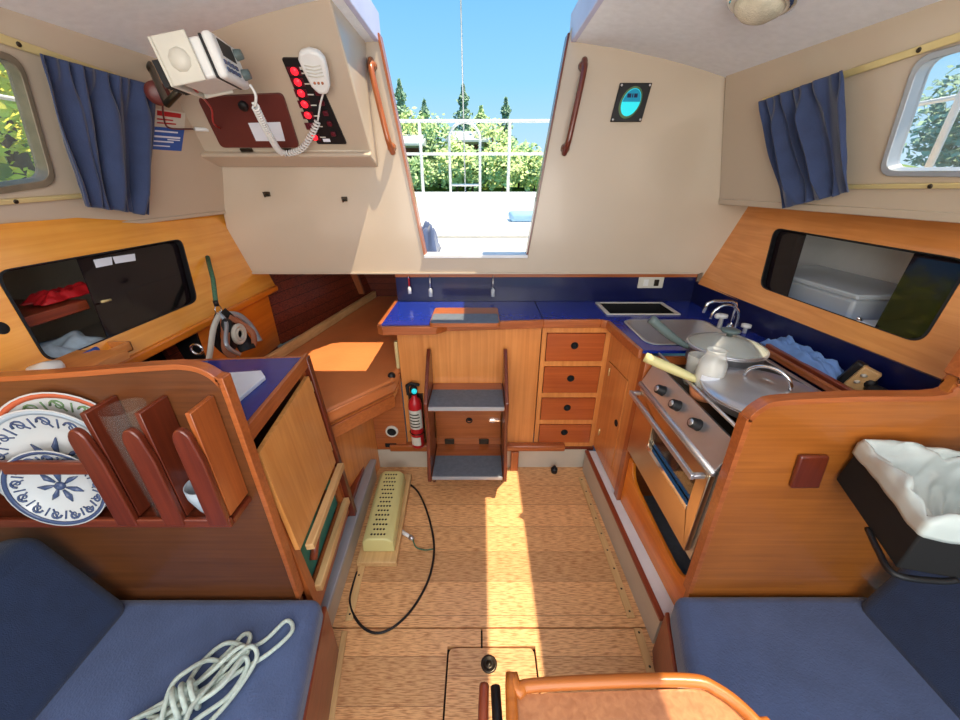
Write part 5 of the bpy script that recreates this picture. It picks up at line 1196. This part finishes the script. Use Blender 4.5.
def crail(P, inn, a, b_, h, label, m_):
    A0 = P.px(*a); B0 = P.px(*b_); d = V((B0[0]-A0[0], B0[1]-A0[1])).normalized(); e = V((-d.y, d.x))*h
    t_ = thing('curtain_rail', label, 'curtain rail', P.at(A0[0], A0[1]))
    part('batten', MB().plate(P, [(A0[0]-e.x, A0[1]-e.y), (B0[0]-e.x, B0[1]-e.y), (B0[0]+e.x, B0[1]+e.y), (A0[0]+e.x, A0[1]+e.y)], [], inn*0.001, inn*0.012), m_, t_, bevel=0.002)
    b = MB()
    for s_ in (0.25, 0.75):
        q = P.at(A0[0]+(B0[0]-A0[0])*s_, A0[1]+(B0[1]-A0[1])*s_, inn*0.012); b.lathe([(0, 0.002), (0.005, 0.002), (0.006, 0)], axm(q, P.n*inn), 10)
    part('screws', b, 'dark_metal', t_)
crail(PL, inL, (152, 90), (-60, 18), 0.010, 'upper curtain batten above the left portlight', 'brass')
crail(PL, inL, (148, 190), (-60, 206), 0.006, 'lower curtain batten under the left portlight', 'brass')
crail(PR, inR, (765, 101), (1020, 17), 0.009, 'upper pale curtain batten above the right portlight', 'brass')
crail(PR, inR, (785, 187), (1020, 184), 0.006, 'lower pale curtain batten under the right portlight', 'brass')

# ================================================================ HEATER ON THE SOLE
h0 = U(363, 549, z=0.05); 
ht = thing('cabin_heater', 'cream perforated metal heater cover lying on a wooden base along the left of the floor', 'heater', (-0.42, 1.2, 0.0))
base = [U(357, 567, z=0.0), U(397, 567, z=0.0), U(412, 478, z=0.0), U(385, 478, z=0)]
part('wooden_base', MB().ngon([(q.x, q.y, 0.001) for q in base], (0, 0, 0.028)), 'pale', ht, bevel=0.003)
HZ0, HZ1 = 0.030, 0.105
hb_ = [U(363, 552, z=HZ0), U(395, 552, z=HZ0), U(406, 482, z=HZ0), U(381, 482, z=HZ0)]
cx_ = sum(hb_, V((0, 0, 0)))/4
f0, f1, b1_, b0_ = hb_
def lerp(a, b, t): return a+(b-a)*t
def hprof(P, Q):
    e = Q-P; return [P, P+e*0.02+V((0, 0, 0.055)), P+e*0.22+V((0, 0, 0.075)), P+e*0.78+V((0, 0, 0.075)), P+e*0.98+V((0, 0, 0.055)), Q]
pa, pb = hprof(f0, f1), hprof(b0_, b1_); n = 6
part('cover', MB().add(pa+pb, [tuple(range(n)), tuple(range(n, 2*n))]+[(i, (i+1) % n, n+(i+1) % n, n+i) for i in range(n)]), 'cream', ht, bevel=0.006)
b = MB(); 
for i in range(15):
    for j in range(5 if i % 2 == 0 else 4):
        s_ = (0.30+0.10*j+(0.05 if i % 2 else 0)); t_ = 0.06+0.062*i
        p = lerp(lerp(f0, f1, s_), lerp(b0_, b1_, s_), t_)
        b.lathe([(0, 0.0008), (0.0048, 0.0008), (0.0048, -0.001)], Matrix.Translation((p.x, p.y, HZ0+0.0752)), 8)
part('vent_holes', b, 'dark_metal', ht)
cordp = [(404, 480), (418, 492), (428, 515), (434, 545), (430, 575), (415, 605), (395, 626), (375, 633), (358, 622), (350, 600), (355, 560), (362, 525)]
part('power_cord', MB().tube(smoothpath([U(u_, v_, z=0.006) for u_, v_ in cordp[:10]]+[U(357, 572, z=0.006)], 8), 0.0045, 8), 'black', ht)
plug = thing('cord_plug', 'grey and white plug on a short lead beside the heater', 'plug', U(405, 532, z=0))
a_ = U(401, 531, z=0.012); b_ = U(410, 537, z=0.012)
part('plug_body', MB().tube([a_, b_], [0.010, 0.007], 10), 'whitep', plug)
part('collar', MB().tube([b_, b_+(b_-a_)*0.35], [0.011, 0.008], 10), 'steel', plug)
part('lead', MB().tube(smoothpath([b_+(b_-a_)*0.3, U(416, 547, z=0.005), U(425, 550, z=0.012), U(433, 549, z=0.012)], 6), 0.003, 6), 'greencord', plug)
q = U(554, 472, z=0.0)
bb = thing('rubber_bung', 'small black rubber plug standing on the floor below the drawers', 'plug', (q.x, q.y, 0))
part('body', MB().lathe([(0, 0), (0.016, 0.0), (0.018, 0.02), (0.014, 0.028), (0, 0.03)], Matrix.Translation((q.x, q.y, 0.0))), 'black', bb)
part('tip', MB().lathe([(0, 0.03), (0.007, 0.03), (0.006, 0.042), (0, 0.043)], Matrix.Translation((q.x, q.y, 0.0)), 12), 'black', bb)

# ================================================================ TABLE in the foreground
TH = 0.68
tb = thing('saloon_table', 'wooden saloon table end with raised rounded fiddle at the bottom of the view', 'table', (0.24, 0.1, 0))
o2 = rrect([(0.045, -0.35), (0.405, -0.35), (0.445, 0.22), (0.385, 0.318), (0.045, 0.308)], 0.03)
part('table_top', MB().ngon([(x, y, TH-0.025) for x, y in grow(o2, -0.008)], (0, 0, 0.02)), 'table', tb)
pth = smoothpath([(0.048, -0.35, TH), (0.048, 0.27, TH), (0.062, 0.302, TH), (0.10, 0.312, TH), (0.32, 0.318, TH), (0.375, 0.305, TH), (0.41, 0.265, TH), (0.43, 0.20, TH), (0.42, -0.35, TH)], 6)
part('fiddle', MB().tube(pth, 0.0095, 12), 'fid', tb)
part('pedestal', MB().lathe([(0, 0.0), (0.09, 0), (0.09, 0.01), (0.035, 0.03), (0.035, TH-0.03), (0, TH-0.03)], Matrix.Translation((0.24, -0.05, 0))), 'steel', tb)
q = U(492, 702, z=0.66)
hd = thing('table_latch', 'dark wooden bracket holding a black handle at the left table corner', 'latch', (q.x, q.y, 0.6))
part('bracket', MB().tube(smoothpath([(q.x-.012, q.y+.022, 0.66), (q.x-.014, q.y-0.02, 0.665), (q.x-.013, q.y-.10, 0.66)], 4), 0.008), 'red_y', hd)
part('handle', MB().tube([(q.x+.006, q.y+.018, 0.665), (q.x+.010, q.y-.1, 0.665)], 0.008), 'black', hd)

# ================================================================ OUTSIDE
# cockpit and aft deck
dk = MB()
dk.box((-1.6, 3.3, 1.06), (1.6, 4.6, 1.33)); dk.box((-1.6, 1.9, 1.06), (-0.75, 3.3, 1.33)); dk.box((0.75, 1.9, 1.06), (1.6, 3.3, 1.33))
struct('aft_deck', dk, 'deck', bevel=0.02)
struct('hull_topsides', MB().box((-1.7, 4.58, -0.5), (1.7, 4.62, 1.33)), 'deck')
ck = thing('cockpit_bench', 'white moulded bench across the bright cockpit', 'bench', (0, 2.9, 1.06))
part('seat', MB().box((-0.5, 2.75, 1.061), (0.6, 3.29, 1.16)), 'deck', ck, bevel=0.03)
tag(part('cockpit_cushion', MB().box((0.22, 2.80, 1.161), (0.60, 3.10, 1.22)), 'pillow', bevel=0.02), 'light blue cushion lying in the white cockpit', 'cushion')
rag('spray_cloth', 'crumpled dark blue cloth at the left foot of the companionway opening', 'cloth', (-0.30, 2.10, 1.062), 0.15, 0.25, 0.16, 'seat', 21)
# stern rail
sr = thing('stern_rail', 'white painted stern rail with two horizontal bars and posts', 'rail', (0, 4.3, 1.33))
Y0 = 4.25
zt2, zm = U(480, 121, y=Y0).z, U(480, 154, y=Y0).z
part('top_bar', MB().tube([(-1.5, Y0-0.25, zt2-.02), (-1.0, Y0, zt2), (1.0, Y0, zt2), (1.5, Y0-0.25, zt2-.02)], 0.016), 'whitep', sr)
part('middle_bar', MB().tube([(-1.5, Y0-0.25, zm-.01), (-1.0, Y0, zm), (1.0, Y0, zm), (1.5, Y0-0.25, zm-.01)], 0.013), 'whitep', sr)
for u_ in (421, 509): x = U(u_, 154, y=Y0).x; part('post', MB().tube([(x, Y0, 1.33), (x, Y0, zt2)], 0.016), 'whitep', sr)
for x in (-1.3, 1.3): part('post', MB().tube([(x, Y0-.15, 1.33), (x, Y0-.15, zt2)], 0.016), 'whitep', sr)
xa, xb = U(449, 150, y=Y0).x, U(480, 150, y=Y0).x
gt = thing('boarding_ladder', 'white arched boarding ladder folded up behind the stern rail', 'ladder', ((xa+xb)/2, Y0+.06, 1.33))
r_ = (xb-xa)/2; xm = (xa+xb)/2; zarc = U(465, 122, y=Y0+.06).z-r_
part('arch', MB().tube([(xa, Y0+.06, 1.33)]+[(xm-r_*math.cos(a), Y0+.06, zarc+r_*math.sin(a)) for a in [math.pi*k/14 for k in range(15)]]+[(xb, Y0+.06, 1.33)], 0.014), 'whitep', gt)
part('rung', MB().tube([(xa, Y0+.06, 1.40), (xb, Y0+.06, 1.40)], 0.012), 'whitep', gt)
q = U(465, 180, y=Y0+0.1)
tag(part('backstay', MB().tube([(q.x, Y0+0.12, 1.33), (q.x-0.02, Y0-0.9, 8.0)], 0.007, 6), 'steel'), 'thin wire backstay rising into the blue sky', 'wire')
# lifelines past the portlights
for sgn, nm in ((-1, 'left'), (1, 'right')):
    t = thing('lifeline', 'white lifeline wires outside the %s portlight' % nm, 'lifeline', (sgn*1.58, 1.5, 1.375))
    for zz in (1.66, 1.95): part('wire', MB().tube([(sgn*1.56, -0.9, zz), (sgn*1.56, 3.9, zz)], 0.008, 6), 'whitep', t)
    for yy in ((-0.3, 2.2, 3.3) if sgn < 0 else (-0.3, 1.45, 3.1)): part('stanchion', MB().tube([(sgn*1.56, yy, 1.37), (sgn*1.56, yy, 1.96)], 0.011), 'whitep', t)
# water, shore, houses
struct('sea_surface', MB().box((-120, -60, -0.62), (120, 130, -0.6)), 'water')
def bankf(s, t):
    x = -60+120*s; y = 33+40*t; return (x, y, -0.7+(1.2+0.9*noise.noise(V((x*.2, y*.2, 0))))*min(1, t*9)+5.5*t+1.0*noise.noise(V((x*.08, y*.08, 3))))
struct('shore_bank', MB().grid(bankf, 60, 20), 'grass')
def bankl(s, t):
    y = -35+80*s; x = -9-26*t; return (x, y, -0.7+(1.2)*min(1, t*9)+9*t+0.9*noise.noise(V((x*.2, y*.2, 3))))
struct('shore_bank_left', MB().grid(bankl, 50, 14), 'grass')
random.seed(11)
for k, (u_, w_2) in enumerate(((402, .42), (413, .36), (425, .32), (518, .35), (530, .42), (542, .46), (555, .42))):
    q = U(u_, 187, y=32.0); b = MB()
    b.smooth = False; sd_ = k*3.1
    def fn(s, t, sd_=sd_, q=q, w_2=w_2):
        a = 2*math.pi*s; ph = math.pi*t; n_ = 1+0.35*noise.noise(V((math.cos(a)*1.5, math.sin(a)*1.5, t*3+sd_)))
        return (q.x+w_2*1.2*math.cos(a)*math.sin(ph)*n_, 32+w_2*math.sin(a)*math.sin(ph)*n_, -0.4+w_2*0.9*math.cos(ph)*n_*(-1)+0.3)
    o_ = part('shore_rock', b.grid(fn, 14, 8), 'rock')
    tag(o_, ('tan boulder on the far waterline, leftmost in the stern view', 'tan boulder, second from the left on the far waterline', 'small tan boulder on the far waterline just left of the boarding ladder', 'small tan boulder on the far waterline just right of the second rail post', 'tan boulder, third from the right on the far waterline', 'largest tan boulder near the right end of the far waterline', 'rightmost tan boulder on the far waterline')[k], 'rock', 'boulders on the far waterline')
def house(lab, u0, u1, vtop, y, m1, m2):
    x0 = U(u0, 150, y=y).x; x1 = U(u1, 150, y=y).x; zt = U(u0, vtop, y=y).z
    t = thing('house', lab, 'house', ((x0+x1)/2, y+1.5, zt-2.4))
    part('wall', MB().box((x0, y, zt-2.6), (x1, y+4, zt-0.6)), m1, t)
    part('roof', MB().prism([(x0-.4, y-.5, zt-.7), (x0-.4, y+2, zt+.2), (x0-.4, y+4.5, zt-.7), (x0-.4, y+4.5, zt-.85), (x0-.4, y-.5, zt-.85)], (x1-x0+.8, 0, 0)), m2, t)
    for k in range(3): xx = x0+(x1-x0)*(0.2+0.3*k); part('window', MB().box((xx-.3, y-.03, zt-1.7), (xx+.3, y, zt-1.0)), 'dkbrown', t)
house('grey roofed house among the trees at the left of the stern view', 398, 420, 134, 35, 'housew', 'roof')
house('pale roofed house behind the boarding ladder', 451, 484, 131, 37, 'housew', 'roof')
def leaves(c, r, n, size, rnd, shape):
    b = MB(); c = V(c)
    for i in range(n):
        if shape == 'fir':
            t = rnd.random()**0.9; rad = r[0]*(1-t)**0.75*rnd.uniform(.35, 1.0)*(0.7+0.3*math.sin(t*38)); a = rnd.uniform(0, 6.283)
            p = c+V((rad*math.cos(a), rad*math.sin(a), r[2]*(2*t-1)))
        else:
            d = V((rnd.gauss(0, 1), rnd.gauss(0, 1), rnd.gauss(0, 1))).normalized(); k = rnd.uniform(.55, 1)*(1+0.35*noise.noise(d*2.2+c))
            p = c+V((d.x*r[0]*k, d.y*r[1]*k, d.z*r[2]*k))
        u1 = V((rnd.gauss(0, 1), rnd.gauss(0, 1), rnd.gauss(0, .6))).normalized()*size*rnd.uniform(.6, 1.3); u2 = u1.orthogonal().normalized()*size*rnd.uniform(.4, .9)
        b.add([p-u1, p-u2, p+u1, p+u2], [(0, 1, 2, 3)])
    return b
def tree(name, lab, u_, vtop, y, width, m_, shape, n, grp, seed, xw=None, ztop=None, size=0.28):
    rnd = random.Random(seed)
    x = U(u_, vtop, y=y).x if xw is None else xw; zt = U(u_, vtop, y=y).z if ztop is None else ztop
    zb = 0.6; hh = zt-zb; t = thing(name, lab, 'tree', (x, y, zb), grp)
    part('trunk', MB().tube([(x, y, zb-.6), (x+.1, y, zb+hh*.9)], [hh*.03, .03], 7), 'bark', t)
    zc = (zb+0.12*hh+zt)/2
    part('crown', leaves((x, y, zc), (width/2, width/2, (zt-zb-0.12*hh)/2), n, size, rnd, shape), m_, t)
TG = 'trees on the far shore'
specs = [
 ('fir_tree', 'dark slender fir at the left edge of the stern view', 399, 88, 40, 3.2, 'leaf3', 'fir', 1500),
 ('leafy_tree', 'bright green tree left of the first rail post', 410, 112, 38, 3.6, 'leaf1', 'round', 1300),
 ('fir_tree', 'rounded dark fir above the first rail post', 424, 108, 41, 2.8, 'leaf3', 'fir', 1300),
 ('leafy_tree', 'green tree between the first rail post and the ladder', 436, 118, 37.5, 3.4, 'leaf2', 'round', 1300),
 ('fir_tree', 'tall thin fir rising highest near the backstay', 463, 93, 44, 3.6, 'leaf3', 'fir', 1500),
 ('leafy_tree', 'bright green tree seen through the boarding ladder', 456, 146, 35, 3.2, 'leaf1', 'round', 1200),
 ('fir_tree', 'mid green fir right of the backstay', 481, 114, 42, 3.6, 'leaf2', 'fir', 1300),
 ('leafy_tree', 'pale green tree below the rail right of the ladder', 492, 124, 38, 3.6, 'leaf1', 'round', 1300),
 ('fir_tree', 'dark fir with flat top above the second rail post', 506, 106, 40, 2.6, 'leaf3', 'fir', 1300),
 ('leafy_tree', 'rounded green tree right of the second rail post', 520, 132, 37, 3.4, 'leaf2', 'round', 1300),
 ('leafy_tree', 'low light green tree at the right end of the stern view', 536, 144, 36, 3.2, 'leaf1', 'round', 1200),
 ('leafy_tree', 'low bushy green tree in front of the grey roofed house', 415, 160, 34.5, 3.0, 'leaf2', 'round', 1000),
 ('leafy_tree', 'low mid green tree under the pale roofed house', 472, 152, 35.5, 3.0, 'leaf2', 'round', 1000),
 ('leafy_tree', 'low bright bushy tree under the second rail post', 503, 150, 35, 3.2, 'leaf1', 'round', 1000),
]
for i, (nm, lab, u_, vt, y, wd, m_, sh, n) in enumerate(specs):
    tree(nm, lab, u_, vt-((6 if u_ < 515 else -8) if sh == 'round' else 8), y, wd*(1.5 if sh == 'fir' else 1.1), m_, sh, n, TG, 100+i, size=0.2)
LG = 'trees beyond the left portlight'
for i, (x, y, zt, m_, lab) in enumerate(((-9, 3.5, 6.5, 'leaf4', 'yellow green tree at the left in the left portlight'), (-10, 6.5, 8, 'leaf4', 'yellow green tree filling the middle of the left portlight'), (-11, 10, 9, 'leaf4', 'taller tree at the right in the left portlight'), (-13, 14.5, 9, 'leaf4', 'yellow tree farther off beyond the left portlight'))):
    tree('leafy_tree', lab, 0, 0, y, 5.5, m_, 'round', 7000, LG, 300+i, xw=x, ztop=zt, size=0.11)
RG = 'trees beyond the right portlight'
for i, (x, y, zt, m_, lab) in enumerate(((17, 9, 4.2, 'leaf2', 'hazy green tree low in the right portlight'), (19, 15, 6.2, 'leaf3', 'taller blue green tree in the right portlight'), (18, 4.5, 5.0, 'leaf2', 'green tree at the right edge of the right portlight'))):
    tree('leafy_tree', lab, 0, 0, y, 6.0, m_, 'round', 5000, RG, 400+i, xw=x, ztop=zt, size=0.17)
